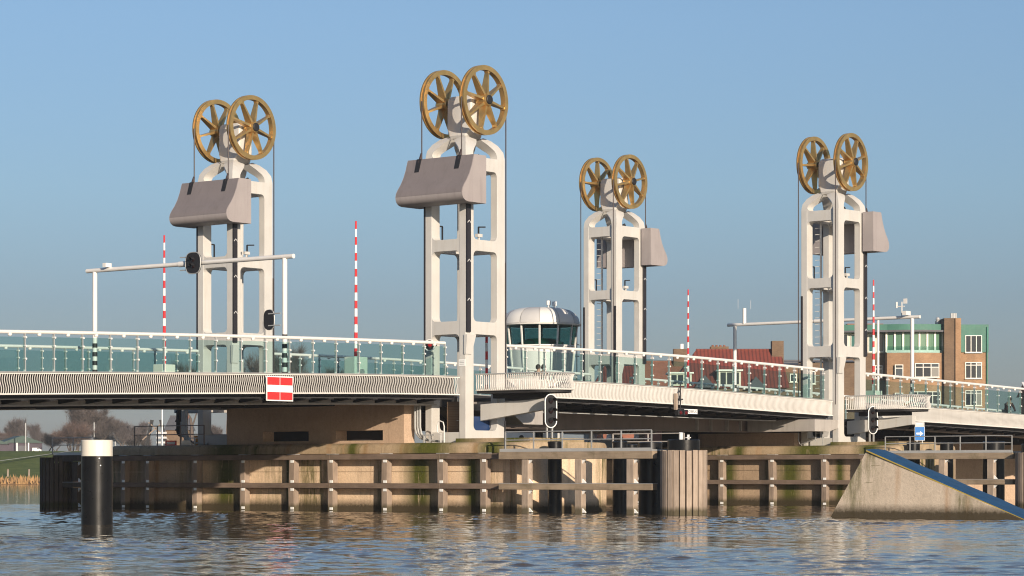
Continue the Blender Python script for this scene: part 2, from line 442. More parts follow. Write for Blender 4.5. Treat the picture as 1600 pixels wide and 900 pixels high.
def link(name, me, parent=None, loc=None, rot=None, sc=None):
    o = bpy.data.objects.new(name, me); COL.objects.link(o)
    if parent is not None: o.parent = parent
    if loc is not None: o.location = loc
    if rot is not None: o.rotation_euler = rot
    if sc is not None: o.scale = sc
    return o
def tag(o, label=None, cat=None, group=None, kind=None):
    if label: o['label'] = label
    if cat: o['category'] = cat
    if group: o['group'] = group
    if kind: o['kind'] = kind
    return o
def thing(name, loc, label, cat, group=None, rot=None):
    return tag(link(name, None, None, loc, rot), label, cat, group)
def part(name, mb, mats, parent, smooth=False, loc=None, rot=None, kind=None, bevel=0):
    o = link(name, mb.mesh(name, mats, smooth), parent, loc, rot)
    if kind: o['kind'] = kind
    if bevel:
        md = o.modifiers.new('bevel', 'BEVEL'); md.width = bevel; md.segments = 2; md.limit_method = 'ANGLE'; md.angle_limit = math.radians(40)
    return o
def copy_tree(o, parent=None, loc=None):
    c = o.copy(); COL.objects.link(c); c.parent = parent
    if loc is not None: c.location = loc
    for ch in [x for x in bpy.data.objects if x.parent == o]: copy_tree(ch, c)
    return c
def rrect(x0, x1, z0, z1, r, n=5):
    p = []
    for cx, cz, a in ((x1-r, z0+r, -PI/2), (x1-r, z1-r, 0), (x0+r, z1-r, PI/2), (x0+r, z0+r, PI)):
        for i in range(n+1):
            t = a+PI/2*i/n; p.append((cx+r*math.cos(t), cz+r*math.sin(t)))
    return p
def lerp_table(tab, x):
    if x <= tab[0][0]: return tab[0][1]
    for (a, p), (b_, q) in zip(tab, tab[1:]):
        if x <= b_: return p+(q-p)*(x-a)/(b_-a)
    return tab[-1][1]
def smooth_table(tab, x, w=3.0):
    return sum(lerp_table(tab, x+d*w) for d in (-1, -0.5, 0, 0.5, 1))/5.0
RAIL = [(-60, 4.75), (-40, 5.5), (-24, 6.03), (-18, 6.2), (-12, 6.35), (-5, 6.48), (2.3, 6.57), (10.8, 6.60), (15.5, 6.54), (20.5, 6.44), (25.3, 6.33), (29.8, 6.24), (36.5, 6.10), (44.4, 5.93), (60, 5.5), (110, 4.3)]
def rail_z(x): return smooth_table(RAIL, x)
FASC = [(-60, 3.35), (-40, 4.12), (-24, 4.66), (-15.4, 4.89), (-5.6, 5.13), (-1.3, 5.18), (3, 5.205), (6.5, 5.20), (10.4, 5.16), (15, 5.08), (20, 4.96), (25, 4.84), (30, 4.75), (36, 4.65), (44, 4.50), (60, 4.08), (110, 2.88)]
def fas_z(x): return smooth_table(FASC, x)   # top of the fascia
DYF = 0.10                                   # the far edge sits a little higher

# ================================================================== SETTING: water, banks
import numpy as np
def make_water():
    # rippled patch (a real wave field) joined to flat water out to the horizon
    D0, D1, W2 = 27.0, 128.0, 25.0
    ds = np.concatenate([np.arange(D0, 75, .062), np.arange(75, 100, .10), np.arange(100, D1+.2, .22)]); xs = np.arange(-W2, W2+.01, .088)
    Dg, Xg = np.meshgrid(ds, xs, indexing='ij')
    rg = np.random.default_rng(5)
    h = np.zeros_like(Dg)
    nw = 80
    lam = np.exp(rg.uniform(np.log(.20), np.log(.72), nw)); th = rg.normal(0.12, .50, nw); ph = rg.uniform(0, 2*np.pi, nw)
    sl = .0071*(lam/0.4)**-.1
    for la, t_, p_, s_ in zip(lam, th, ph, sl):
        k = 2*np.pi/la; a = s_/k*1.4142
        h += a*np.sin(k*(Dg*np.cos(t_)+Xg*np.sin(t_))+p_)
    for la, t_, s_ in ((1.3, .3, .006), (1.7, -.35, .005), (2.4, .1, .0045), (3.1, .5, .003)):
        h += s_*la/(2*np.pi)*1.4142*np.sin(2*np.pi/la*(Dg*np.cos(t_)+Xg*np.sin(t_))+la*7)
    gust = .80+.22*np.sin(Dg*.16+.9*np.sin(Xg*.17)+1.0)+.20*np.sin(Xg*.23+Dg*.31+.6*np.sin(Dg*.2))
    h = h*gust+.3*(h*gust)**2/.005
    edge = np.minimum.reduce([(Dg-D0)/3, (D1-Dg)/12, (Xg+W2)/3, (W2-Xg)/3]).clip(0, 1)
    h *= edge
    X = -78.0+math.cos(HEAD)*Dg+math.sin(HEAD)*Xg; Y = -66.2+math.sin(HEAD)*Dg-math.cos(HEAD)*Xg
    co = np.stack([X, Y, h], -1).reshape(-1, 3)
    nd, nx = Dg.shape
    idx = np.arange(nd*nx).reshape(nd, nx)
    q = np.stack([idx[:-1, :-1], idx[:-1, 1:], idx[1:, 1:], idx[1:, :-1]], -1).reshape(-1, 4)
    out = []
    base = nd*nx
    for (d, x) in ((-4000, -4000), (-4000, 4000), (4000, 4000), (4000, -4000)):
        out.append((-78.0+math.cos(HEAD)*d+math.sin(HEAD)*x, -66.2+math.sin(HEAD)*d-math.cos(HEAD)*x, 0))
    co = np.concatenate([co, np.array(out)])
    c = [idx[0, 0], idx[0, -1], idx[-1, -1], idx[-1, 0]]
    rim_q = [(base, base+1, c[1], c[0]), (base+1, base+2, c[2], c[1]), (base+2, base+3, c[3], c[2]), (base+3, base, c[0], c[3])]
    q = np.concatenate([q, np.array(rim_q)])
    me = bpy.data.meshes.new('river_water')
    me.vertices.add(len(co)); me.vertices.foreach_set('co', co.astype(np.float32).ravel())
    me.loops.add(q.size); me.loops.foreach_set('vertex_index', q.astype(np.int32).ravel())
    me.polygons.add(len(q)); me.polygons.foreach_set('loop_start', np.arange(0, q.size, 4, dtype=np.int32)); me.polygons.foreach_set('loop_total', np.full(len(q), 4, np.int32))
    me.update(calc_edges=True); me.validate()
    me.polygons.foreach_set('use_smooth', np.ones(len(me.polygons), bool))
    me.materials.append(MATS['water'])
    return me
tag(link('river_water', make_water()), kind='structure')
shore = [(-400, 1500), (-100, 640), (40, 380), (120, 285), (172, 232), (186, 190), (158, 120), (112, 75), (74, 30), (64, -10), (60, -60), (62, -140), (80, -420), (200, -1500)]
rows = [(-6, -1.5), (0, -0.1), (2, 0.35), (6, 0.8), (12, 1.3), (26, 3.2), (42, 5.2), (60, 5.4), (90, 5.0), (300, 5.0), (4000, 5.0)]
t = MB(); vs_ = []; fs_ = []
dense = []
for (a, b_) in zip(shore, shore[1:]):
    for k in range(8): dense.append((a[0]+(b_[0]-a[0])*k/8, a[1]+(b_[1]-a[1])*k/8))
dense.append(shore[-1])
for i, (x, y) in enumerate(dense):
    f_ = 1.0 if y > 100 else 0.62
    for (d, z) in rows:
        dd = d*(1.0 if y > 100 else 0.5 if d < 100 else 1.0)
        vs_.append((x+0.86*dd+rnd.uniform(-.4, .4), y+0.51*dd+rnd.uniform(-.4, .4), z*(f_ if z > 0 else 1)))
R_ = len(rows)
for i in range(len(dense)-1):
    for k in range(R_-1): fs_.append((i*R_+k, i*R_+k+1, (i+1)*R_+k+1, (i+1)*R_+k))
t.add(vs_, fs_)
tag(part('grass_bank', t, 'grass', None, smooth=True), kind='structure')
# river bed, so that the water is not bottomless
# reeds along the far water's edge
r_ = MB()
for i in range(5200):
    k = rnd.uniform(0.14, 0.40)*(len(dense)-1); a = dense[int(k)]; b_ = dense[min(int(k)+1, len(dense)-1)]; q = k-int(k)
    if not (-60 < a[0] < 200): continue
    x = a[0]+(b_[0]-a[0])*q; y = a[1]+(b_[1]-a[1])*q; d = rnd.uniform(0.3, 6)
    x += 0.86*d; y += 0.51*d; h = rnd.uniform(0.4, 1.1); z = 0.1*d; wd = rnd.uniform(0.06, 0.2); lx, ly = rnd.uniform(-.25, .25), rnd.uniform(-.25, .25)
    r_.add([(x-wd*.6, y+wd*.7, z), (x+wd*.6, y-wd*.7, z), (x+lx, y+ly, z+h)], [(0, 1, 2)])
tag(part('reeds', r_, 'reed', None), 'dry orange brown reeds along the foot of the far grassy bank', 'reeds', kind='stuff')

# ================================================================== LIFT TOWERS
TA, TB = 1.19, 1.03                          # half sizes along and across the bridge
LEG_X, LEG_Y = 0.48, 0.33
STAB = [(13.60, 1.0), (13.74, .995), (14.0, .957), (14.25, .83), (14.45, .64), (14.56, .45), (14.62, .40)]
def sprof(z): return lerp_table(STAB, z)

def tower_meshes(sx):
    """meshes of a tower; sx = +1 with its counterweight towards -x, -1 mirrored"""
    M = {}
    # the two side frames (in planes across y)
    for nm, sy in (('near', -1), ('far', 1)):
        mb = MB()
        out = [(-TA, 2.6), (TA, 2.6), (TA, 13.70), (-TA, 13.70)]
        holes = [rrect(-TA+LEG_X, TA-LEG_X, a, c, 0.2) for a, c in ((3.12, 6.83), (7.33, 10.06), (10.50, 13.18))]
        y0, y1 = (TB-LEG_Y, TB)
        mb.plate(out, holes, sy*y0, sy*y1, 'xz')
        M['frame_'+nm] = mb
    # cross bars between the frames
    def crossbar(z0, z1, xs):
        mb = MB(); e = TB-LEG_Y+0.002; r = 0.2; n = 5
        poly = []
        for k in range(n+1):                                   # lower right fillet
            a = PI/2*k/n; poly.append((e-r+r*math.sin(a), z0-r+r*math.cos(a)))
        for k in range(n+1):
            a = PI/2*(1-k/n); poly.append((e-r+r*math.sin(a), z1+r-r*math.cos(a)))
        poly += [(-p[0], p[1]) for p in reversed(poly)]
        a, c = sorted((xs*(TA-LEG_X+0.02), xs*(TA-0.012)))
        return mb.prism(poly, a, c, 'yz')
    M['bars'] = []
    for z0, z1 in ((6.83, 7.33), (10.06, 10.50), (13.18, 13.66)):
        for xs in (-1, 1): M['bars'].append(crossbar(z0, z1, xs))
    M['bars'].append(MB().box(-TA+.02, -TA+.35, -TB+LEG_Y, TB-LEG_Y, 2.62, 3.05))
    # arms that bend in to the neck
    outp = [13.70, 13.85, 14.0, 14.12, 14.25, 14.35, 14.45, 14.56]
    inp = [(.71, .70, 13.66), (.72, .70, 13.80), (.69, .66, 13.92), (.60, .55, 14.03), (.48, .43, 14.13), (.36, .33, 14.23), (.24, .22, 14.33), (.14, .12, 14.42)]
    M['arms'] = []
    for ax in (-1, 1):
        for ay in (-1, 1):
            mb = MB(); vs = []; fs = []
            for zo, (xi, yi, zi) in zip(outp, inp):
                so = sprof(zo); si = sprof(zi)
                for p in ((TA*so, TB*so, zo), (xi, TB*si-.0, zi), (xi, yi-.02, zi-.03), (TA*si, yi, zi)):
                    vs.append((ax*p[0], ay*p[1], p[2]))
            N = len(outp)
            for k in range(N-1):
                for i in range(4):
                    j = (i+1) % 4; fs.append((k*4+i, k*4+j, k*4+4+j, k*4+4+i))
            fs += [(3, 2, 1, 0), tuple(range(N*4-4, N*4))]
            M['arms'].append(mb.add(vs, fs))
    # bearing block
    mb = MB(); secs = [(14.42, .30, .28), (14.50, .46, .40), (14.60, .50, .45), (14.74, .44, .52), (14.9, .40, .62), (15.95, .38, .62), (16.08, .35, .58), (16.16, .28, .50)]
    ring = []
    for z, a, c in secs:
        r = rrect(-a, a, -c, c, min(a, c)*0.22, 4); ring.append([(p[0], p[1], z) for p in r])
    vs = [p for q in ring for p in q]; k = len(ring[0]); fs = []
    for s in range(len(ring)-1):
        for i in range(k): j = (i+1) % k; fs.append((s*k+i, s*k+j, s*k+k+j, s*k+k+i))
    fs += [tuple(reversed(range(k))), tuple(range((len(ring)-1)*k, len(ring)*k))]
    M['block'] = mb.add(vs, fs)
    return M

WHEEL_Z, WHEEL_R = 15.94, 1.35
WY = {'near': -0.95, 'far': 1.08}
rim = MB(); hw = 0.115
rim.lathe([(1.165, -hw), (WHEEL_R, -hw), (WHEEL_R, -hw*.45), (WHEEL_R-.06, -hw*.3), (WHEEL_R-.06, hw*.3), (WHEEL_R, hw*.45), (WHEEL_R, hw), (1.165, hw), (1.18, 0)], 72, axis='y', closed_prof=True)
rim_me = rim.mesh('pulley_rim', 'gold', True, 30)
spk = MB()
def spoke_ring(r, wdt, dep): return [(r, -dep, -wdt), (r, dep, -wdt), (r, dep, wdt), (r, -dep, wdt)]
spk.hexa(spoke_ring(0.14, .052, .19)+spoke_ring(1.172, .034, .085))
spk.hexa(spoke_ring(1.08, .041, .086)+spoke_ring(1.142, .085, .086))
spoke_me = spk.mesh('pulley_spoke', 'gold')
hub_me = MB().lathe([(0.0, -.26), (.21, -.26), (.24, -.2), (.24, .2), (.21, .26), (0.0, .26)], 28, axis='y').mesh('pulley_hub', 'gold', True, 40)
hcap_me = MB().lathe([(0.0, -.33), (.15, -.33), (.18, -.30), (.18, -.2)], 24, axis='y').mesh('hub_cap', 'signal_black', True, 40)
hcap2_me = MB().lathe([(0.0, .33), (.15, .33), (.18, .30), (.18, .2)], 24, axis='y').mesh('hub_cap_far', 'signal_black', True, 40)

def make_tower(sx, loc, label, near_strip=True):
    root = thing('lift_tower', loc, label, 'bridge tower', 'lift towers of the bridge')
    M = tower_meshes(sx)
    part('side_frame', M['frame_near'], 'tower_white', root, bevel=0.015); part('side_frame', M['frame_far'], 'tower_white', root, bevel=0.015)
    for b_ in M['bars']: part('cross_bar', b_, 'tower_white', root)
    for b_ in M['arms']: part('arm', b_, 'tower_white', root, smooth=True)
    part('bearing_block', M['block'], 'tower_white', root, smooth=True)
    ax = MB().cyl((0, -1.0, WHEEL_Z), (0, 1.1, WHEEL_Z), 0.13, 16); part('axle', ax, 'signal_black', root, smooth=True)
    for nm in ('near', 'far'):
        wh = link('pulley_wheel', rim_me, root, (0, WY[nm], WHEEL_Z), (0, (0.17 if nm == 'near' else 0.42)+loc[0]*.011+loc[1]*.007, 0))
        for k in range(8): link('spoke', spoke_me, wh, (0, 0, 0), (0, k*PI/4, 0))
        link('hub', hub_me, wh); link('hub_cap', hcap_me if nm == 'near' else hcap2_me, wh)
        # hoisting cables: one to the counterweight, one to the lift span
        y = WY[nm]
        part('cable', MB().cyl((-sx*1.34, y, 13.2), (-sx*1.34, y, WHEEL_Z), 0.026, 6), 'cable_black', root)
        part('cable', MB().cyl((sx*1.34, y, 4.6), (sx*1.34, y, WHEEL_Z), 0.026, 6), 'cable_black', root)
        s = -1 if nm == 'near' else 1
        # guide rails: long one beside the counterweight, short one beside the span
        g = MB().box(*sorted((-sx*TA, -sx*(TA-.22))), *sorted((s*(TB+.003), s*(TB+.085))), 6.9 if nm == 'near' else 5.3, 13.3)
        gr = part('guide_rail', g, 'rail_black', root)
        ch = MB()
        for z in (8.1, 9.6, 11.1, 12.6):
            for e in (-1, 1): ch.bar((-sx*(TA-.11)+e*.10, s*(TB+.09), z), (-sx*(TA-.11), s*(TB+.09), z+.10), .025, .01, (0, 1, 0))
        part('rail_joint', ch, 'chevron_grey', gr)
        if nm == 'far' or near_strip: part('guide_rail', MB().box(*sorted((sx*(TA+.003), sx*(TA+.06))), s*TB-.045-s*.06, s*TB+.045-s*.06, 4.4, 9.7), 'rail_black', root)
    # ladder with rungs, work brackets, camera
    ld = MB()
    lx = sx*0.62; ly = 0.30
    ld.cyl((lx, ly, 2.7), (lx, ly, 13.3), 0.05, 8)
    z = 3.0
    while z < 13.2: ld.bar((lx, ly, z), (lx+sx*.0, ly+.32, z), .025); z += 0.3
    part('ladder', ld, 'tower_white', root)
    cc = MB().box(-.33, -.05, -.92, -.78, 10.62, 10.74).box(-.22, -.16, -.88, -.82, 10.49, 10.62); part('camera_housing', cc, 'tower_white', root)
    br = MB().bar((.15, -.55, 10.5), (.15, -.55, 11.05), .05).bar((.15, -.55, 11.05), (.55, -.55, 11.08), .05).bar((-.5, .75, 10.5), (-.5, .75, 11.1), .05).bar((-.5, .75, 11.1), (-.85, .75, 11.1), .05)
    part('hook_bracket', br, 'signal_black', root)
    fl = MB().cyl((.30, -.3, 13.80), (.38, -.42, 13.86), .08, 12).bar((.30, -.3, 13.6), (.30, -.3, 13.82), .04); part('floodlight', fl, 'signal_black', root, smooth=True)
    # foot block and lower cap of the near leg
    cp = MB().hexa([(-TA-.045, -TB-.05, 6.05), (-TA+.30, -TB-.05, 6.05), (-TA+.30, -TB+.05, 6.05), (-TA-.045, -TB+.05, 6.05),
                    (-TA-.045, -TB-.11, 6.80), (-TA+.50, -TB-.11, 6.80), (-TA+.50, -TB+.05, 6.80), (-TA-.045, -TB+.05, 6.80)])
    part('leg_cap', cp, 'tower_white', root)
    return root

def make_weight(sx, loc, label):
    root = thing('counterweight', loc, label, 'counterweight', 'counterweights hanging at the towers')
    top, bot = 13.66, 11.82
    front = [(-1.46, top), (-1.50, top-.10), (-1.60, top-.42), (-1.73, top-.72), (-1.90, top-1.0), (-2.06, top-1.2), (-2.16, top-1.36), (-2.19, top-1.50), (-2.17, top-1.63), (-2.10, top-1.74), (-1.98, top-1.81), (-1.82, bot)]
    def pl(back): return [(back, bot), (back, top)]+front
    mir = lambda P: [(sx*p[0], p[1]) for p in P]
    body = MB(); body.prism(mir(pl(-1.27)), -1.12, 1.12, 'xz', cap0=False, cap1=False)
    for a, c in ((-1.70, -1.12), (1.12, 1.70)): body.prism(mir(pl(-0.76)), a, c, 'xz')
    part('body', body, 'weight_grey', root, smooth=True)
    sh = MB(); fo = [(sx*(p[0]-.006), p[1]) for p in front[:8]]; fb = [(sx*(p[0]+.01), p[1]) for p in reversed(front[:8])]
    tag(part('front_plate', sh.prism(fo+fb, -1.67, 1.67, 'xz'), 'weight_dark_grey', root, smooth=True), 'darker grey curved front plate')
    for y in (WY['near'], WY['far']):
        part('cable_recess', MB().prism(mir([(-1.30, top+.01), (-1.50, top+.01), (-1.66, top-.52), (-1.50, top-.52)]), y-.11, y+.11, 'xz'), 'signal_black', root)
        part('cable_socket', MB().tube([(-sx*1.52, y, top-.40), (-sx*1.48, y, top-.1), (-sx*1.36, y, top+.25)], [.075, .06, .035], 8), 'cable_black', root, smooth=True)
    return root

TOWERS = {'mid': ((0, 0, 0), 1), 'left': ((0, 12.7, 0), 1), 'right': ((26.7, 0, 0.06), -1), 'third': ((26.7, 12.88, 0.06), -1)}
make_tower(1, TOWERS['mid'][0], 'tallest white lift tower, in the centre, standing right beside the curved viewing balcony')
make_weight(1, TOWERS['mid'][0], 'large grey counterweight hanging on the tallest, central tower')
make_tower(1, TOWERS['left'][0], 'leftmost white lift tower with two gold wheels, behind the signal gantry')
make_weight(1, TOWERS['left'][0], 'grey counterweight on the leftmost tower, above the dark gantry signal')
make_tower(-1, TOWERS['right'][0], 'rightmost white lift tower with gold wheels, in front of the brick apartment block', False)
make_weight(-1, TOWERS['right'][0], 'grey counterweight on the right side of the rightmost tower')
make_tower(-1, TOWERS['third'][0], 'smallest looking white lift tower, just right of the round control cabin')
make_weight(-1, TOWERS['third'][0], 'grey counterweight seen behind the tower right of the control cabin')

# ================================================================== BRIDGE DECKS
def sweep_box(mb, x0, x1, y0, y1, zb, zt, step=1.2, mi=0):
    n = max(1, round((x1-x0)/step)); vs = []; fs = []
    for k in range(n+1):
        x = x0+(x1-x0)*k/n
        vs += [(x, y0, zb(x)), (x, y1, zb(x)), (x, y1, zt(x)), (x, y0, zt(x))]
    for k in range(n):
        for i in range(4):
            j = (i+1) % 4; fs.append((k*4+i, k*4+j, k*4+4+j, k*4+4+i))
    fs += [(0, 1, 2, 3), (n*4+3, n*4+2, n*4+1, n*4)]
    return mb.add(vs, fs, mi)
YN, YF = -0.75, 13.45
BAR_H = 0.62
def bar_mesh(depth_mid, depth_end, amp=0.036, thick=0.030):
    mb = MB(); n = 10; vs = []; fs = []
    for k in range(n+1):
        q = k/n; z = BAR_H*q
        xo = amp*math.sin(2*PI*q*0.95+0.35)
        d = depth_end+(depth_mid-depth_end)*max(0.0, math.sin(PI*min(1, max(0, (q-.18)/.64))))**0.35
        vs += [(xo-thick/2, -d/2, z), (xo+thick/2, -d/2, z), (xo+thick/2, d/2, z), (xo-thick/2, d/2, z)]
    for k in range(n):
        for i in range(4): j = (i+1) % 4; fs.append((k*4+i, k*4+j, k*4+4+j, k*4+4+i))
    return mb.add(vs, fs)
bar_left = bar_mesh(0.020, 0.020, thick=0.020)
bar_left_me = bar_left.mesh('fascia_bar', 'fascia_white')

def make_deck(name, label, x0, x1, spacing, single, gmat, gz, depth=(0.03, 0.03, 0.03, 0.03)):
    root = thing(name, (x0, 0, 0), label, 'bridge deck', 'bridge deck sections')
    L = lambda mb: MB().add([(v[0]-x0, v[1], v[2]) for v in mb.v], mb.f) 
    part('deck_slab', L(sweep_box(MB(), x0, x1, YN+.37, YF-.37, lambda x: fas_z(x)-.86, lambda x: fas_z(x)-.75)), 'asphalt', root)
    part('edge_beam', L(sweep_box(MB(), x0, x1, YN+.26, YN+.36, lambda x: fas_z(x)-.80, lambda x: fas_z(x)-.02)), 'deck_dark', root)
    part('edge_beam', L(sweep_box(MB(), x0, x1, YF-.36, YF-.26, lambda x: fas_z(x)-.84+DYF, lambda x: fas_z(x)-.02+DYF)), 'deck_dark', root)
    part('coping', L(sweep_box(MB(), x0, x1, YN-.06, YN+.32, lambda x: fas_z(x), lambda x: fas_z(x)+.035)), 'galvanised', root)
    part('coping', L(sweep_box(MB(), x0, x1, YF-.32, YF+.06, lambda x: fas_z(x)+DYF, lambda x: fas_z(x)+.035+DYF)), 'galvanised', root)
    fa = part('fascia', L(sweep_box(MB(), x0, x1, YN-.03, YN+.03, lambda x: fas_z(x)-.045, lambda x: fas_z(x)-.003)), 'fascia_white', root)
    part('lower_rail', L(sweep_box(MB(), x0, x1, YN-.035, YN+.035, lambda x: fas_z(x)-BAR_H-.09, lambda x: fas_z(x)-BAR_H-.045)), 'fascia_white', root)
    if single:
        n = int((x1-x0)/spacing)
        first = max(0, n-292)
        for k in range(first, n):
            x = x0+spacing*(k+.5); link('fascia_bar', bar_left_me, fa, (x-x0, YN, fas_z(x)-BAR_H-.045))
    else:
        mb = MB(); src = bar_mesh(*depth[:2], amp=depth[3], thick=depth[2]); n = int((x1-x0)/spacing)
        for k in range(n):
            x = x0+spacing*(k+.5); z = fas_z(x)-BAR_H-.045
            mb.add([(v[0]+x-x0, v[1]+YN, v[2]+z) for v in src.v], src.f)
        o = part('fascia_bars', mb, 'fascia_white', fa, kind='stuff')
    # main girders and cross girders below
    for y in ((0.55, 11.8) if not name.startswith('lift') else (2.9, 9.4)):
        g = MB(); sweep_box(g, x0, x1, y, y+.35, lambda x: gz(x)[0], lambda x: gz(x)[1])
        go = part('main_girder', L(g), gmat, root)
        part('girder_flange', L(sweep_box(MB(), x0, x1, y-.16, y+.5, lambda x: gz(x)[0]-.05, lambda x: gz(x)[0]-.002)), gmat, go)
    br = []
    x = x0+0.6; me = None
    while x < x1-.2:
        zt = fas_z(x)-.865; zb = gz(x)[0]
        if me is None:
            me = MB().prism([(YN+.37, 0), (YN+.37, -.05), (.45, -.13), (.545, -.14), (.545, 0)], -.05, .05, 'yz').box(-.14, .14, YN+.2, YN+.36, -.045, -.005).mesh('cantilever_bracket', 'deck_dark')
        link('cantilever_bracket', me, root, (x-x0, 0, zt)); x += 1.2
    xs = []
    x = x0+1.2
    cg = None
    while x < x1-.5:
        zt = fas_z(x)-.865
        if cg is None: cg = MB().box(-.09, .09, 3.3, 9.38, -.22, 0).mesh('cross_girder', 'deck_dark')
        link('cross_girder', cg, root, (x-x0, 0, zt)); x += 2.4
    return root

def gz_app(x): return (fas_z(x)-1.03, fas_z(x)-.865)
def gz_lift(x):
    t_ = (x-1.6)/23.6
    return (3.34+.10*t_, 4.12-.22*t_)
left_deck = make_deck('approach_deck', 'left approach deck with wavy white bar fascia, carrying the red and white board', -46.0, -1.24, 0.0957, True, 'girder_grey', gz_app)
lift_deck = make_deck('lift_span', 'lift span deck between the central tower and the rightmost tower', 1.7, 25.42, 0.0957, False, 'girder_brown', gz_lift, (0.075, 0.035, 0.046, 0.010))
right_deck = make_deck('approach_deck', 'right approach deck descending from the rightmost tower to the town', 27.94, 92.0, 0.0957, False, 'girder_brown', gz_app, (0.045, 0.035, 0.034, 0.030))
# lift span: lit top flange, web stiffeners and the lifting arms at its ends
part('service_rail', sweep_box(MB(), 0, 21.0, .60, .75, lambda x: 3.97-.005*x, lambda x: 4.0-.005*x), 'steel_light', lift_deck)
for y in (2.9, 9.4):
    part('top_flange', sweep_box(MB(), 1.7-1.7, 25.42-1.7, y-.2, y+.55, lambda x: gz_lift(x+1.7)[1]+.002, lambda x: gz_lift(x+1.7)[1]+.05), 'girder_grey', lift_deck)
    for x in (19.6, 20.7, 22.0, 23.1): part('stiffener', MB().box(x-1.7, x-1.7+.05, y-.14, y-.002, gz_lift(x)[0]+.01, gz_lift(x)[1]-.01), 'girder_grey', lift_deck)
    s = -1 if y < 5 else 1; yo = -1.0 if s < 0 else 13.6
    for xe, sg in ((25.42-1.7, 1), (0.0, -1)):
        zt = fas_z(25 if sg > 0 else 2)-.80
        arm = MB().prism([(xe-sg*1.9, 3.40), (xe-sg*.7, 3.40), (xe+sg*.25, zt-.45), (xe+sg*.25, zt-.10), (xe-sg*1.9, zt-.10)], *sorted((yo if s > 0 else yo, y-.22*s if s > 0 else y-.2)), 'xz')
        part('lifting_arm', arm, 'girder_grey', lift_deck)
# short fixed deck pieces between the towers on each pier
for nm, xa, xb, lab in (('pier_deck', -1.20, 1.66, 'short fixed deck strip between the two left pier towers'), ('pier_deck', 25.46, 27.90, 'short fixed deck strip between the two right pier towers')):
    pd = thing(nm, (xa, 0, 0), lab, 'bridge deck', 'bridge deck sections')
    part('deck_slab', MB().box(0, xb-xa, 1.10, 11.58, fas_z(xa)-1.05, fas_z(xa)-.75), 'asphalt', pd)
    part('edge_plate', MB().box(0, xb-xa, 1.04, 1.098, fas_z(xa)-1.10, fas_z(xa)-.70), 'deck_dark', pd)

# ------------------------------------------------------------------ glass railings
GL_H = 1.12
post_mb = MB().box(-.012, .012, -.045, .045, 0, 1.29)
post_mb.box(-.030, .030, -.030, .030, 0, .07, 1)
for z in (.42, .84, 1.12): post_mb.cyl((0, -.09, z), (0, .06, z), .035, 8, 1)
post_me = post_mb.mesh('railing_post', ['steel_light', 'rail_white'])
PANE_W = 1.14
pane_mes = [MB().box(-PANE_W/2, PANE_W/2, -.07, -.058, .02, GL_H).mesh('glass_pane', q) for q in ('rail_glass', 'rail_glass', 'rail_glass_clear', 'rail_glass_dusty')]
lug_me = MB().tube([(0, 0, -.13), (0, 0, -.10), (0, 0, -.04)], [.05, .07, .07], 10).mesh('railing_lug', 'rail_white')
def make_railing(x0, x1, y, dz, label, first=1.2):
    root = thing('glass_railing', (x0, y, 0), label, 'railing', 'glass railings along the bridge')
    n = round((x1-x0)/1.2); st = (x1-x0)/n
    pts = [(x0+st*k*.5, 0, 0) for k in range(2*n+1)]
    hr = MB().tube([(p[0]-x0, 0, rail_z(p[0])+dz-.055) for p in pts], .062, 10); part('handrail', hr, 'rail_white', root, smooth=True)
    for k in range(n+1):
        x = x0+st*k; z = fas_z(x)+.036+dz
        o = link('post', post_me, root, (x-x0, 0, z)); o.scale = (1, 1, (rail_z(x)-.06-fas_z(x)-.036)/1.29)
    for k in range(n):
        x = x0+st*(k+.5); z = fas_z(x)+.036+dz
        sl = math.atan((fas_z(x+.4)-fas_z(x-.4))/.8)
        link('glass_pane', rnd.choice(pane_mes), root, (x-x0, 0, z), (rnd.gauss(0, .004), -sl, rnd.gauss(0, .004)), (st/1.2, 1, 1))
        link('lug', lug_me, root, (x-x0, 0, rail_z(x)+dz-.055))
    return root
make_railing(-33.5, -1.75, -.45, 0, 'near side glass railing of the left approach, from the left edge to the central tower')
make_railing(1.95, 25.1, -.45, 0, 'near side glass railing of the lift span')
make_railing(28.4, 59.6, -.45, 0, 'near side glass railing of the right approach, in front of the apartments')
make_railing(-27.0, -1.75, 13.15, DYF, 'far side glass railing of the left approach, behind the leftmost barrier')
make_railing(1.95, 25.1, 13.15, DYF, 'far side glass railing of the lift span')
make_railing(28.4, 68.0, 13.15, DYF, 'far side glass railing of the right approach')

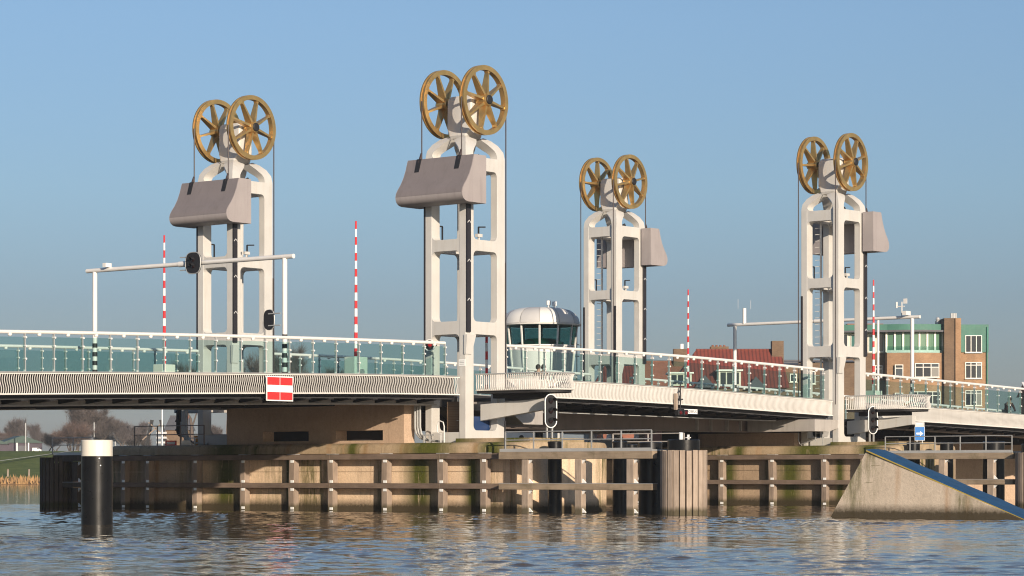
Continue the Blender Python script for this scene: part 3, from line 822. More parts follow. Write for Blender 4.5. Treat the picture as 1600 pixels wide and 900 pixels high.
# ------------------------------------------------------------------ viewing balconies beside the near towers
def make_balcony(x, z0, label):
    root = thing('viewing_balcony', (x, -1.05, z0), label, 'balcony', 'curved viewing balconies')
    W, Ln = 0.96, 3.75; cx = 0.36
    def outline(off, n=20):
        r = W+off; p = [(cx-r, 0.0)]
        steps = 14
        p += [(cx-r, -(Ln-W)*k/steps) for k in range(1, steps)]
        for k in range(n+1):
            a = PI+PI*k/n; p.append((cx+r*math.cos(a), -(Ln-W)+r*math.sin(a)))
        p += [(cx+r, -(Ln-W)*(1-k/steps)) for k in range(1, steps+1)]
        return p
    part('floor', MB().prism(outline(-.06), -.02, .08, 'xy'), 'deck_dark', root)
    part('lower_rail', MB().tube([(p[0], p[1], .10) for p in outline(0)], .028, 6), 'fascia_white', root)
    part('top_rail', MB().tube([(p[0], p[1], .715) for p in outline(.04)], .030, 6), 'galvanised', root)
    # bars set at even distances round the outline, bulging outwards
    ol = outline(0, 24); cum = [0]
    for a, c in zip(ol, ol[1:]): cum.append(cum[-1]+math.dist(a, c))
    sp = 0.100; n = int(cum[-1]/sp)
    br = MB(); nz = 7; bh = .60
    for wi in range(nz): pass
    bars = []
    for k in range(n):
        s = sp*(k+.5); i = max(j for j in range(len(cum)) if cum[j] <= s); i = min(i, len(ol)-2)
        q = (s-cum[i])/(cum[i+1]-cum[i]); px = ol[i][0]+(ol[i+1][0]-ol[i][0])*q; py = ol[i][1]+(ol[i+1][1]-ol[i][1])*q
        tx, ty = ol[i+1][0]-ol[i][0], ol[i+1][1]-ol[i][1]; d = math.hypot(tx, ty); tx /= d; ty /= d; nx, ny = ty, -tx
        if (px-cx)*nx+(py+Ln/2)*ny < 0: nx, ny = -nx, -ny
        vs = []; fs = []
        for z in range(nz):
            u = z/(nz-1); bul = .045*math.sin(2*PI*u+.4)+.03*u; sw = .03*math.sin(2*PI*u*.95+.6)
            for a, c in ((-.013, -.016), (.013, -.016), (.013, .016), (-.013, .016)):
                vs.append((px+tx*(a+sw)+nx*(c+bul), py+ty*(a+sw)+ny*(c+bul), .10+bh*u))
        for z in range(nz-1):
            for i2 in range(4): j2 = (i2+1) % 4; fs.append((z*4+i2, z*4+j2, z*4+4+j2, z*4+4+i2))
        br.add(vs, fs)
    part('balustrade_bars', br, 'fascia_white', root, kind='stuff')
    bk = MB().hexa([(.15, .4, -1.05), (.45, .4, -1.05), (.45, -3.1, -.62), (.15, -3.1, -.62), (.15, .4, -.42), (.45, .4, -.42), (.45, -3.1, -.22), (.15, -3.1, -.22)][0:1]+[(.45, .4, -1.05), (.45, -3.1, -.62), (.15, -3.1, -.62), (.15, .4, -.42), (.45, .4, -.42), (.45, -3.1, -.22), (.15, -3.1, -.22)])
    part('cantilever_arm', bk, 'tower_white', root)
    part('arm_packing', MB().box(.12, .48, -2.9, -.25, -.20, -.03), 'deck_dark', root)
    return root
make_balcony(0.0, 4.56, 'curved white barred balcony sticking out beside the central tower')
make_balcony(26.7, 4.34, 'curved white barred balcony sticking out beside the rightmost tower')

# ================================================================== PIERS
def make_pier(x, dz, label, cm):
    root = thing('bridge_pier', (x, 0, 0), label, 'bridge pier', 'concrete bridge piers')
    HX = 2.78
    y0, y1 = -4.6, 17.2                      # straight part
    core = MB(); poly = [(-HX+.05, y0), (-HX+.05, y1)]
    def nose(hx, n=10):
        p = [(-hx, y1)]
        for k in range(1, n): a = PI-PI*k/n; p.append((hx*math.cos(a), y1+1.2*math.sin(a)))
        p += [(hx, y1), (hx, y0)]
        for k in range(1, n): a = -PI*k/n; p.append((hx*math.cos(a), y0+1.1*math.sin(a)))
        p.append((-hx, y0)); return p
    core.prism(nose(HX-.06), -2.5, 2.20+dz, 'xy'); part('core', core, cm, root)
    # facing panels, one by one, with open joints
    ys = [-4.55, -3.62, -1.52, 1.34, 4.16, 6.28, 9.02, 11.78, 14.62, 16.1, 17.2]
    zs = [-.6, .86+dz*.6, 1.52+dz*.8, 2.195+dz]
    for a, c in zip(ys, ys[1:]):
        for z0, z1 in zip(zs, zs[1:]):
            e = rnd.uniform(0, .014)
            part('wall_panel', MB().box(-HX-e, -HX+.058, a+.009, c-.009, z0+.009, z1-.009), cm if a < 11 else 'concrete_dark', root)  # far end panels take the darker concrete as painted shade
    # rounded ledge on top
    n = 10
    prof = [(0.0, 0.42), (-.30, 0.42), (-.42, .39), (-.50, .32), (-.54, .22), (-.54, .02), (-.50, 0), (0, 0)]
    lg = MB(); vs = []; fs = []
    path = nose(HX-.30, 12)
    # offset outline for every profile point
    for (o, h) in prof:
        pp = nose(HX-.30-o-.30, 12)
        vs += [(p[0], p[1], 2.21+dz+h) for p in pp]
    k = len(path)
    for r in range(len(prof)-1):
        for i in range(k): j = (i+1) % k; fs.append((r*k+i, r*k+j, r*k+k+j, r*k+k+i))
    fs += [tuple(range(k))]
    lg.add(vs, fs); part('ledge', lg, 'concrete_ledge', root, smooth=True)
    # low plinth under the near tower
    part('plinth', MB().box(-1.45, 1.9, -4.4, -.75, 2.632+dz, 2.80+dz), 'concrete_ledge', root)
    return root
left_pier = make_pier(0.0, 0.0, 'left concrete river pier with mossy ledge below the central tower', 'concrete')
right_pier = make_pier(26.7, 0.12, 'right concrete river pier below the rightmost tower', 'concrete_dark')

# abutment walls that carry the approach decks on the piers
def make_wall(x, sx, dz, label):
    root = thing('support_wall', (x, 0, 2.63+dz), label, 'wall', 'walls under the approach decks')
    zt = fas_z(x)-1.02-2.63-dz
    mb = MB(); y0, y1 = 1.45, 11.2
    holes = [[(2.55, .12), (5.05, .12), (5.05, .52), (2.55, .52)], [(6.55, .12), (9.1, .12), (9.1, .52), (6.55, .52)]]
    mb.plate([(y0, 0), (y1, 0), (y1, zt), (y0, zt)], holes, -sx*1.62, -sx*1.0, 'yz')
    part('wall_face', mb, 'concrete_wall', root)
    part('slot_back', MB().box(*sorted((-sx*.99, -sx*.9)), y0+.1, y1-.1, .02, zt-.05), 'deck_dark', root)
    part('wall_cap', MB().box(*sorted((-sx*1.70, -sx*.9)), y0-.08, y1+.08, zt+.003, zt+.09), 'concrete_wall', root)
    return root
make_wall(-0.35, 1, 0, 'brown concrete wall with two dark slots under the left approach')
make_wall(27.4, -1, .12, 'brown concrete support wall behind the lift span on the right pier')
rw = thing('bearing_wall', (25.2, 0, 2.75), 'low concrete bearing wall under the right end of the lift span', 'wall')
part('wall_face', MB().box(0, 1.2, 1.2, 6.4, 0, .62), 'concrete_wall', rw); part('wall_end', MB().cyl((.6, 6.4, 0), (.6, 6.4, .62), .6, 20), 'concrete_wall', rw, smooth=True)

# ------------------------------------------------------------------ timber fenders
def bracket_mb(mb, x, y, z, up):
    mb.prism([(y-.14, z), (y+.02, z), (y+.02, z+up*.10), (y-.14, z+up*.10)], x-.025, x+.0, 'yz')
def make_fender(x, sx, ys, y0, y1, dz, label, tall=True):
    root = thing('timber_fender', (x, 0, 0), label, 'fender', 'timber fenders on the piers')
    W = .30
    for z0, z1 in ((1.99+dz, 2.20+dz), (.88+dz*.7, 1.08+dz*.7)):
        cuts = [y0]+[y for k, y in enumerate(sorted(ys)) if k % 2 == 1 and y0+1 < y < y1-1]+[y1]
        for a, c in zip(cuts, cuts[1:]): part('beam', MB().box(-.16, .14, a+.006, c-.006, z0, z1), 'timber_beam', root, bevel=.012)
    for y in ys:
        for z0, z1 in ((-.6, .872+dz*.7), (1.088+dz*.7, 1.982+dz)):
            jy, jw = rnd.uniform(-.025, .025), rnd.uniform(-.018, .018)
            po = part('post', MB().hexa([(-.13, y-.14+jw, z0), (.15, y-.14+jw, z0), (.15, y+.14, z0), (-.13, y+.14, z0), (-.13+jw*.6, y-.14+jw+jy, z1), (.15, y-.14+jw+jy, z1), (.15, y+.14+jy, z1), (-.13+jw*.6, y+.14+jy, z1)]), 'timber_post', root, bevel=.012)
            zz0 = max(z0, .03)
            for zz, up in ((zz0, 1), (z1, -1)):
                pl_ = MB(); bracket_mb(pl_, -.131, y, zz+.002*up, up); part('bolt_plate', pl_, 'sign_white', po)
        part('post_cap', MB().box(-.12, .14, y-.22, y+.22, 2.202+dz, 2.225+dz), 'galvanised', root)
    return root
PY = [16.1, 14.62, 11.78, 9.02, 6.28, 4.16, 1.34, -1.52, -3.62]
make_fender(-3.12, 1, PY, -4.55, 17.3, 0, 'long timber fender of posts and beams along the left pier wall')
make_fender(23.58, 1, [y for y in PY if y < 14], -4.55, 17.3, .12, 'timber fender along the right pier, between lift span and water')

def railing_run(root, pts, h, mat='galvanised', mid=True, r=.022):
    mb = MB()
    for p in pts: part('rail_post', MB().bar(p, (p[0], p[1], p[2]+h), .04), mat, root)
    top = [(p[0], p[1], p[2]+h) for p in pts]
    part('top_rail', MB().tube(top, r, 6), mat, root)
    if mid: part('mid_rail', MB().tube([(p[0], p[1], p[2]+h*.55) for p in pts], r, 6), mat, root)

def make_walkway(x, ys, y0, y1, dz, label, dark=False):
    """free standing guide fender with a service walkway on top"""
    root = thing('fender_walkway', (x, 0, 0), label, 'fender', 'guide fenders with walkways')
    tb, tp = ('timber_walk', 'timber_plank') if not dark else ('timber_shaded', 'timber_shaded')
    part('beam', MB().box(-.16, .15, y0, y1, 1.97+dz, 2.24+dz), tb, root, bevel=.015)
    part('beam', MB().box(-.16, .15, y0, y1, .86+dz, 1.08+dz), tb, root, bevel=.015)
    part('beam_top_plate', MB().box(-.14, .13, y0+.02, y1-.02, 1.082+dz, 1.10+dz), 'galvanised', root)
    for y in ys:
        for z0, z1 in ((-.6, .852+dz), (1.105+dz, 1.962+dz)):
            po = part('post', MB().box(-.13, .15, y-.15, y+.15, z0, z1), tp, root, bevel=.012)
            for zz, up in ((max(z0, .04)+.004, 1), (z1-.004, -1)):
                pl_ = MB().prism([(y-.152, zz), (y-.152, zz+up*.15), (y-.30, zz+up*.02), (y-.30, zz)], -.08, -.02, 'yz')
                part('corner_plate', pl_, 'sign_white', po)
    part('grating', MB().box(-.10, 1.0, min(y0, y1)+.03, max(y0, y1)-.03, 2.245+dz, 2.30+dz), 'galvanised', root)
    part('toe_board', MB().box(-.13, -.105, min(y0, y1)+.03, max(y0, y1)-.03, 2.245+dz, 2.36+dz), 'steel_light', root)
    n = max(2, int(abs(y1-y0)/1.27)); pts = [(-.06, y0+.25*(1 if y1 > y0 else -1)+(y1-y0)*.95*k/n, 2.30+dz) for k in range(n+1)]
    railing_run(root, pts, .68, 'galvanised' if not dark else 'girder_grey')
    return root
make_walkway(-3.55, [-5.97, -8.43, -10.75], -4.75, -11.75, 0, 'timber walkway fender with steel handrail leading to the planked dolphin')
make_walkway(3.0, [-5.6, -7.2], -4.75, -8.3, 0, 'shaded inner timber walkway fender behind the front one', True)
make_walkway(23.15, [-5.4, -7.9, -10.3], -4.75, -11.4, .12, 'timber walkway fender behind the sloping blue topped ice breaker')
make_walkway(-3.3, [18.9], 17.5, 20.3, 0, 'dark shaded timber fender end at the far left of the pier', True)

# black steel piles behind the walkway fenders
pile_specs = [(-2.2, -6.2, .26, 2.62, 0), (-1.0, -8.3, .27, 2.62, 0), (-2.45, -10.75, .42, 2.55, 0), (2.2, -6.4, .27, 2.55, 0),
              (24.5, -5.6, .30, 2.85, 1), (25.2, -6.9, .30, 2.85, 1), (24.6, -9.6, .48, 2.85, 1), (-1.9, 19.0, .40, 2.7, 2), (-1.2, 17.9, .34, 2.6, 2)]
pl_lab = {0: 'black steel pile beside the pier nose under the central tower, nearest the pier', 1: 'second black steel pile behind the left walkway fender'}
labs = ['slim black steel pile right beside the left pier nose', 'slim black steel pile behind the middle of the left walkway fender', 'thick black steel pile just left of the planked dolphin', 'slim black pile in shade on the channel side of the left pier',
        'black pile next to the right pier nose', 'black pile right of the blue arrow sign', 'thick black pile above the blue ice breaker slope', 'thick black pile at the dark far left fender end', 'slim black pile at the dark far left fender end']
for (x, y, r, h, g), lb in zip(pile_specs, labs):
    o = thing('steel_pile', (x, y, 0), lb, 'pile', 'black steel piles by the fenders')
    part('shaft', MB().lathe([(r, -2), (r, h)], 28), 'pile_black', o, smooth=True)
    part('lid', MB().lathe([(0, h+.02), (r-.03, h+.02), (r+.012, h), (r+.012, h-.06)], 28), 'pile_black', o, smooth=True)

# planked dolphins
def make_dolphin(loc, label, mat, r=.74, h=2.25, top=True):
    root = thing('planked_dolphin', loc, label, 'dolphin', 'timber clad dolphins')
    n = 22
    pw = 2*PI*r/n
    pms = []
    for q in range(4):
        mb = MB().box(-pw/2+.016, pw/2-.016, -.08, .06, -.7, h+rnd.uniform(-.012, .012))
        for z in (h-.12, .95): mb.cyl((-.05, -.076, z), (-.05, -.05, z), .018, 6, 1).cyl((.05, -.076, z-.12), (.05, -.05, z-.12), .018, 6, 1)
        pms.append(mb.mesh('plank', [mat, 'signal_black']))
    for k in range(n):
        a = 2*PI*k/n; link('plank', pms[k % 4], root, (r*math.cos(a), r*math.sin(a), 0), (0, 0, a+PI/2))
    part('steel_core', MB().lathe([(r-.12, -1.5), (r-.12, h-.25), (0, h-.25)], 28), 'pile_black', root, smooth=True)
    if top:
        part('pipe_head', MB().lathe([(r-.17, h-.3), (r-.17, h+.36), (r-.20, h+.38), (0, h+.38)], 32), 'pile_black', root, smooth=True)
        part('lamp', MB().cyl((-.1, .05, h+.38), (-.16, .0, h+.62), .07, 10), 'sign_white', root)
        part('fitting', MB().box(.15, .40, -.03, .03, h+.44, h+.47).box(.25, .31, -.03, .03, h+.38, h+.56), 'sign_white', root)
    return root
make_dolphin((-3.35, -12.85, 0), 'timber planked dolphin with black steel head at the end of the walkway fender', 'timber_plank')
make_dolphin((23.2, -12.35, .1), 'planked timber dolphin cut by the right edge of the photo', 'timber_plank')
make_dolphin((-3.2, 20.35, 0), 'planked dolphin coloured as in shade at the far left, behind the mooring pile', 'timber_shaded', .62, 2.15, False)

# mooring pile in front
mp_ = thing('mooring_pile', (-28.85, -11.03, 0), 'big black mooring pile with white top standing in the water at left', 'pile')
part('shaft', MB().lathe([(.435, -3), (.435, 1.92)], 48), 'pile_black', mp_, smooth=True)
part('white_top', MB().lathe([(.438, 1.921), (.438, 2.35), (.42, 2.37), (0, 2.37)], 48), 'pile_white', mp_, smooth=True)
part('bolt', MB().cyl((-.25, -.37, 1.86), (-.26, -.39, 1.86), .018, 8).cyl((-.22, -.39, 1.66), (-.23, -.41, 1.66), .018, 8), 'sign_white', mp_)

# ice breaker wedge
ib = thing('ice_breaker', (-5.1, -20.0, 0), 'sloping concrete ice breaker wedge with dark blue steel top', 'ice breaker')
prof_l = [(.35, -1.0), (0.0, -.02), (-1.30, 2.17), (-7.0, .03), (-9.2, -1.0)]
def ib_sec(x, inset): return [(x, p[0]-inset*0.2, p[1]) for p in prof_l]
wdt = 1.35
body = MB()
A_ = [(-.22, .35+.2, -1.0), (-.05, 0.0, -.02), (.10, -1.30, 2.17), (-.05, -7.1, .0), (-.22, -9.7, -1.0)]
B_ = [(wdt+.22, .55, -1.0), (wdt+.05, 0.0, -.02), (wdt-.10, -1.30, 2.17), (wdt+.05, -7.1, .0), (wdt+.22, -9.7, -1.0)]
body.add(A_+B_, [(0, 1, 2, 3, 4), (9, 8, 7, 6, 5)]+[(i, i+1, i+6, i+5) for i in range(4)]+[(4, 0, 5, 9)])
part('concrete_body', body, 'concrete_ice', ib)
ps = MB()
def on(a, tt, h, side): 
    y = -1.30+(-9.7+1.30)*tt; z = 2.17+(-1.0-2.17)*tt
    return (side, y+h*.35, z+h)
k = 14
vs = []; fs = []
for q in range(k+1):
    tt = q/k; wv_ = .012*math.sin(q*2.1)
    xa, xb = .06-.12*tt, wdt-.06+.12*tt
    vs += [on(0, tt, .045+wv_, xa), on(0, tt, .075+wv_, (xa*2+xb)/3), on(0, tt, .075+wv_, (xa+xb*2)/3), on(0, tt, .045+wv_, xb), on(0, tt, -.02, xb), on(0, tt, -.02, xa)]
for q in range(k):
    for i in range(6): j = (i+1) % 6; fs.append((q*6+i, q*6+j, q*6+6+j, q*6+6+i))
fs += [tuple(range(6)), tuple(reversed(range(k*6, k*6+6)))]
ps.add(vs, fs); part('steel_top', ps, 'ice_blue', ib)
part('edge_angle', MB().bar((.045, -1.32, 2.185), (-.085, -9.6, -.95), .014, .04), 'yellow_edge', ib)
for za, ya, yb in ((.55, -1.0, -5.4), (1.15, -1.3, -3.9), (1.7, -1.5, -2.5)): part('formwork_line', MB().bar((-.05+.15*za/2.17-.002, ya, za), (-.05+.15*za/2.17-.002, yb, za), .012, .010), 'concrete_ledge', ib)

# ================================================================== SIGNALS, GANTRIES, BARRIERS, SIGNS
def disc(mb, c, r, axis, h, n=20, mi=0):
    a = Vector(c); b_ = a+Vector(axis).normalized()*h
    return mb.cyl(a, b_, r, n, mi)

def make_gantry(x, y0, y1, zt, label, extras):
    root = thing('signal_gantry', (x, y0, fas_z(x)-.75), label, 'gantry', 'white signal gantries over the road')
    z0 = 0; H = zt-(fas_z(x)-.75); W = y1-y0
    for y in (0, W):
        p = part('post', MB().cyl((0, y, 0), (0, y, H), .095, 16), 'rail_white', root, smooth=True)
        st = MB()
        for k in range(6): st.cyl((0, y, .35+k*.34), (0, y, .52+k*.34), .099, 16)
        part('black_bands', st, 'signal_black', p, smooth=True, kind='stuff')
    part('cross_beam', MB().cyl((0, -.45, H+.06), (0, W+.45, H+.06), .085, 14), 'rail_white', root, smooth=True)
    part('bracket', MB().cyl((0, W*.5, H+.06), (0, W*.5+.4, H+.06), .11, 12), 'rail_white', root, smooth=True)
    if extras == 'left':
        part('camera_housing', MB().box(-.25, .05, W-.9, W-.72, H+.14, H+.30), 'rail_white', root)
    else:
        part('wind_vane', MB().cyl((0, .6, H+.1), (0, .6, H+.85), .03, 8).bar((0, .45, H+.62), (0, .95, H+.62), .04).cyl((0, .9, H+.55), (0, .9, H+.85), .05, 8).box(-.02, .02, .3, .5, H+.75, H+1.0), 'rail_white', root)
        part('camera_housing', MB().box(-.35, .1, .15, .38, H+.16, H+.36), 'rail_white', root)
        part('sensor_head', MB().cyl((0, W-.6, H+.1), (0, W-.6, H+.9), .10, 12).cyl((0, W-.2, H+.9), (0, W-.2, H+1.4), .007, 5).cyl((0, W-1.0, H+.85), (0, W-1.0, H+1.3), .007, 5), 'rail_white', root)
    return root
make_gantry(-9.55, .5, 10.75, 9.27, 'white pipe gantry over the left approach carrying the black signals', 'left')
make_gantry(35.9, 1.2, 11.9, 9.22, 'white pipe gantry over the right approach with wind vane and sensors', 'right')

def make_road_signal(loc, label, w, h, face, mat_rim='galvanised', lamps=((0, .12), (0, -.12))):
    root = thing('road_signal', loc, label, 'traffic signal', 'black road signals facing the left approach', (0, 0, face))
    n = 24; oval = [(w/2*math.cos(2*PI*k/n)*(1 if abs(math.cos(2*PI*k/n)) < .9 else .98), h/2*math.sin(2*PI*k/n)) for k in range(n)]
    # super-ellipse outline; the board faces local -x
    sup = []
    for k in range(n):
        a = 2*PI*k/n; c, s_ = math.cos(a), math.sin(a)
        sup.append((w/2*math.copysign(abs(c)**.7, c), h/2*math.copysign(abs(s_)**.7, s_)))
    part('board', MB().prism(sup, -.03, .03, 'yz'), 'signal_black', root)
    part('rim', MB().tube([(-.02, p[0], p[1]) for p in sup], .02, 6, closed=True), mat_rim, root, smooth=True)
    for (y, z) in lamps:
        lp = part('lamp', MB().lathe([(.0, -.075), (.05, -.065), (.085, -.032)], 16, axis='y'), 'lamp_dark', root, smooth=True, loc=(0, y, z), rot=(0, 0, -PI/2))
        part('visor', MB().lathe([(.10, -.04), (.10, -.20), (.09, -.20), (.09, -.04)], 16, axis='y', a0=PI*.05, a1=PI*.95), 'signal_black', lp)
    for e_ in (.3, -.3): part('clamp', MB().bar((.03, 0, h*e_), (.03, w/2+.35, h*e_), .04), 'galvanised', root)
    return root
make_road_signal((-9.75, 5.05, 9.32), 'octagonal black road signal hanging in the middle of the left gantry beam', .80, .80, 0)
make_road_signal((-9.75, .15+.95, 7.05), 'oval black road signal on the near post of the left gantry', .50, .72, PI)

rs = thing('red_signal_lamp', (-1.45, .55, 6.42), 'round red signal lamp with white ring at the end of the left railing', 'signal lamp')
part('housing', MB().lathe([(0, .12), (.16, .12), (.20, .05), (.20, -.05)], 28, axis='y'), 'signal_black', rs, smooth=True, rot=(0, 0, -PI/2+.35))
part('ring', MB().lathe([(.195, -.04), (.225, -.04), (.225, -.09), (.195, -.09)], 32, axis='y', closed_prof=True), 'sign_white', rs, smooth=True, rot=(0, 0, -PI/2+.35))
part('lens', MB().lathe([(0, -.10), (.06, -.09), (.085, -.055)], 20, axis='y'), 'lamp_red', rs, smooth=True, rot=(0, 0, -PI/2+.35))
part('bracket', MB().bar((0, 0, 0), (.27, -.1, 0), .05), 'signal_black', rs)

def make_nav_signal(loc, face, label, ring='sign_white'):
    """tall oval ship signal; faces local -y"""
    root = thing('ship_signal', loc, label, 'ship signal', 'tall oval ship signals on the piers', (0, 0, face))
    w_, h_, zc = .54, 1.26, .90
    out = []
    for k in range(28):
        a = 2*PI*k/28; zc2 = (h_-w_)/2*(1 if math.sin(a) > 0 else -1 if math.sin(a) < 0 else 0)
        out.append((w_/2*math.cos(a), zc+w_/2*math.sin(a)+zc2))
    part('board', MB().prism(out, -.03, .03, 'xz'), 'signal_black', root)
    part('white_border', MB().tube([(p[0], -.035, p[1]) for p in out], 0.022, 6, closed=True), ring, root, smooth=True)
    for z in (.38, 0, -.38):
        lp = part('lamp', MB().lathe([(0, -.09), (.07, -.08), (.11, -.03)], 18, axis='y'), 'lamp_dark', root, smooth=True, loc=(0, 0, zc+z))
        part('visor', MB().lathe([(.13, -.03), (.13, -.28), (.118, -.28), (.118, -.03)], 18, axis='y', a0=0, a1=PI), 'signal_black', lp)
    part('stand', MB().bar((-.12, .06, -.12), (-.12, .06, zc), .06).bar((.12, .06, -.12), (.12, .06, zc), .06), 'galvanised', root)
    return root
make_nav_signal((-.35, -4.52, 2.92), -.28, 'oval ship signal with white border beside the central tower balcony')
make_nav_signal((26.0, -2.55, 3.02), -.28, 'oval ship signal with white border at the foot of the rightmost tower')
make_nav_signal((-.8, 15.1, 2.75), PI, 'dark back of an oval ship signal at the left end of the left pier', 'signal_black')

boom_me = {}
def make_barrier(x, y, z0, z1, label, base=True):
    root = thing('boom_barrier', (x, y, z0), label, 'barrier', 'upright red and white boom barriers')
    H = z1-z0; n = max(4, round((H-.9)/.30)); st = (H-.9)/n
    for k in range(n):
        r0 = .075-.04*k/n; r1 = .075-.04*(k+1)/n
        part('band', MB().tube([(0, 0, .9+st*k), (0, 0, .9+st*(k+1))], [r0, r1], 10), 'boom_red' if (n-1-k) % 2 == 0 else 'sign_white', root, smooth=True)
    part('drive_box', MB().box(-.36, .36, -.28, .28, 0, 1.48), 'box_cream', root, bevel=.03)
    part('pivot', MB().cyl((0, -.34, .9), (0, .3, .9), .12, 14), 'galvanised', root, smooth=True)
    return root
zf = lambda x: fas_z(x)-.75
make_barrier(-5.2, 1.0, zf(-5.2), 10.98, 'tall red and white barrier boom just left of the central tower')
make_barrier(-5.0, 11.7, zf(-5), 11.08, 'red and white barrier boom left of the leftmost tower')
make_barrier(31.4, 11.7, zf(31.4), 10.88, 'red and white barrier boom in front of the red tiled roof')
make_barrier(30.95, .42, zf(31), 10.82, 'red and white barrier boom beside the rightmost tower')
sp_ = thing('striped_post', (1.72, .35, zf(1.7)), 'short red and white striped post seen inside the central tower frame', 'post')
for k in range(7): part('band', MB().cyl((0, 0, .2+k*.33), (0, 0, .2+(k+1)*.33), .055, 12), 'boom_red' if k % 2 == 0 else 'sign_white', sp_, smooth=True)

# red white red board on the left deck edge
sb = thing('navigation_board', (-11.95, -.92, 4.02), 'square red white red navigation board fixed to the left approach deck edge', 'sign')
part('panel', MB().box(0, 1.34, -.03, .0, 0, .88), 'sign_white', sb)
for x0_ in (.035, .685):
    for z0_ in (.04, .565): part('red_field', MB().box(x0_, x0_+.62, -.038, -.0305, z0_, z0_+.275), 'sign_red', sb)
part('holder', MB().bar((.3, .0, .2), (.3, .14, .2), .05).bar((1.05, .0, .2), (1.05, .14, .2), .05), 'galvanised', sb)

def text_mesh(body, size, mat, parent, loc, rot, name='lettering', ext=.002):
    cu = bpy.data.curves.new(name, 'FONT'); cu.body = body; cu.size = size; cu.align_x = 'CENTER'; cu.align_y = 'CENTER'; cu.extrude = ext
    tmp = bpy.data.objects.new('tmp', cu); COL.objects.link(tmp)
    dg = bpy.context.evaluated_depsgraph_get()
    me = bpy.data.meshes.new_from_object(tmp.evaluated_get(dg)); me.name = name
    bpy.data.objects.remove(tmp); me.materials.clear(); me.materials.append(MATS[mat])
    return link(name, me, parent, loc, rot)

# mid span mast with lights and name plate
mm = thing('span_lights', (13.1, -.92, 4.25), 'black mast with two red lights hung on the lift span edge', 'signal lamp')
part('mast', MB().cyl((0, 0, -.1), (0, 0, 1.05), .03, 8).bar((-.18, 0, .38), (.18, 0, .38), .05).tube([(-.05, 0, .4), (-.12, 0, .62), (-.02, 0, .8)], .02, 6), 'signal_black', mm)
part('wood_block', MB().box(-.36, -.22, -.03, .08, -.08, .62), 'timber_plank', mm)
for x_ in (-.13, .27):
    part('lamp_housing', MB().box(x_-.15, x_+.15, -.12, .12, -.32, -.06), 'signal_black', mm, bevel=.03)
    part('red_lens', MB().lathe([(0, -.05), (.06, -.04), (.085, 0)], 14, axis='y'), 'lamp_dim', mm, smooth=True, loc=(x_, -.121, -.2))
np_ = thing('name_plate', (13.95, -.86, 4.12), 'small white name plate with grey letters under the lift span edge', 'sign')
part('plate', MB().box(-.48, .48, -.012, .0, -.10, .10), 'sign_white', np_)
text_mesh('STADSBRUG', .155, 'deck_dark', np_, (0, -.0145, 0), (PI/2, 0, 0))

# blue arrow sign on the right pier
bs = thing('arrow_sign', (26.0, -5.05, 2.80), 'small blue sign with white right arrow on the right pier', 'sign', None, (0, 0, HEAD-PI/2-.1))
part('panel', MB().box(-.21, .21, -.02, .0, .18, .78), 'sign_blue', bs)
part('upper_panel', MB().box(-.21, .21, -.02, .0, .79, 1.0), 'steel_light', bs)
for z_ in (.86, .92): part('text_line', MB().box(-.15, .12, -.024, -.0205, z_, z_+.025), 'sign_white', bs)
part('arrow', MB().prism([(-.15, .44), (.02, .44), (.02, .37), (.16, .48), (.02, .59), (.02, .52), (-.15, .52)], -.024, -.0205, 'xz'), 'sign_white', bs)
part('border', MB().box(-.225, .225, -.012, .005, .165, .795), 'sign_white', bs)
part('leg', MB().bar((-.12, .02, 0), (-.12, .02, 1.0), .04), 'galvanised', bs); part('leg', MB().bar((.12, .02, 0), (.12, .02, 1.0), .04), 'galvanised', bs)

# notice on the central tower
nt = thing('notice_plate', (-1.195, -.865, 5.72), 'small white notice plate on the central tower leg', 'sign')
part('plate', MB().box(-.012, 0, -.15, .17, -.13, .13), 'sign_white', nt)
for z_ in (.05, -.01, -.07): part('text_line', MB().box(-.015, -.0125, -.11, .13, z_, z_+.022), 'galvanised', nt)

# ------------------------------------------------------------------ fittings at the tower feet
def pipe_set(loc, label, sy=1):
    root = thing('cable_pipes', loc, label, 'pipes', 'bundled pipes at the tower feet')
    for k in range(3):
        o = .13*k
        part('pipe', MB().tube([(-.15, .3+o, 1.7), (-.15, .3+o, .62), (-.13, .28+o-.02, .38), (-.08, .2+o*.6, .2), (.0, .0+o*.3, .1), (.0, -.35, .07), (.0, -.8, .05)], .045, 8), 'galvanised', root, smooth=True)
    part('clamp_bar', MB().bar((-.16, -.2, .0), (-.16, -.2, .32), .05).bar((-.16, .1, .0), (-.16, .1, .32), .05).bar((-.16, -.4, .30), (-.16, .2, .30), .04), 'steel_light', root)
    return root
pipe_set((-1.5, .6, 2.64), 'bundle of steel pipes curving down at the foot of the central tower')
pipe_set((-1.5, 13.6, 2.64), 'bundle of dark pipes at the foot of the leftmost tower')
lh = thing('ladder_handrail', (-1.9, -.35, 2.64), 'small looped white ladder handrail at the foot of the central tower', 'handrail')
for s_ in (-.2, .2):
    pass
part('loop', MB().tube([(0, -.2, 0), (0, -.2, .62), (0, -.15, .78), (0, 0, .83), (0, .1, .78), (0, .16, .62), (0, .16, .45), (0, .1, .36), (0, -.05, .34)], .024, 8), 'rail_white', lh, smooth=True)
part('loop', MB().tube([(.1, .05, 0), (.1, .05, .36)], .024, 8), 'rail_white', lh, smooth=True)
lh2 = thing('ladder_handrail', (24.9, -.35, 2.76), 'small looped grey ladder handrail at the foot of the rightmost tower', 'handrail')
part('loop', MB().tube([(0, -.2, 0), (0, -.2, .62), (0, -.1, .80), (0, .1, .80), (0, .18, .62), (0, .18, .2)], .024, 8), 'galvanised', lh2, smooth=True)
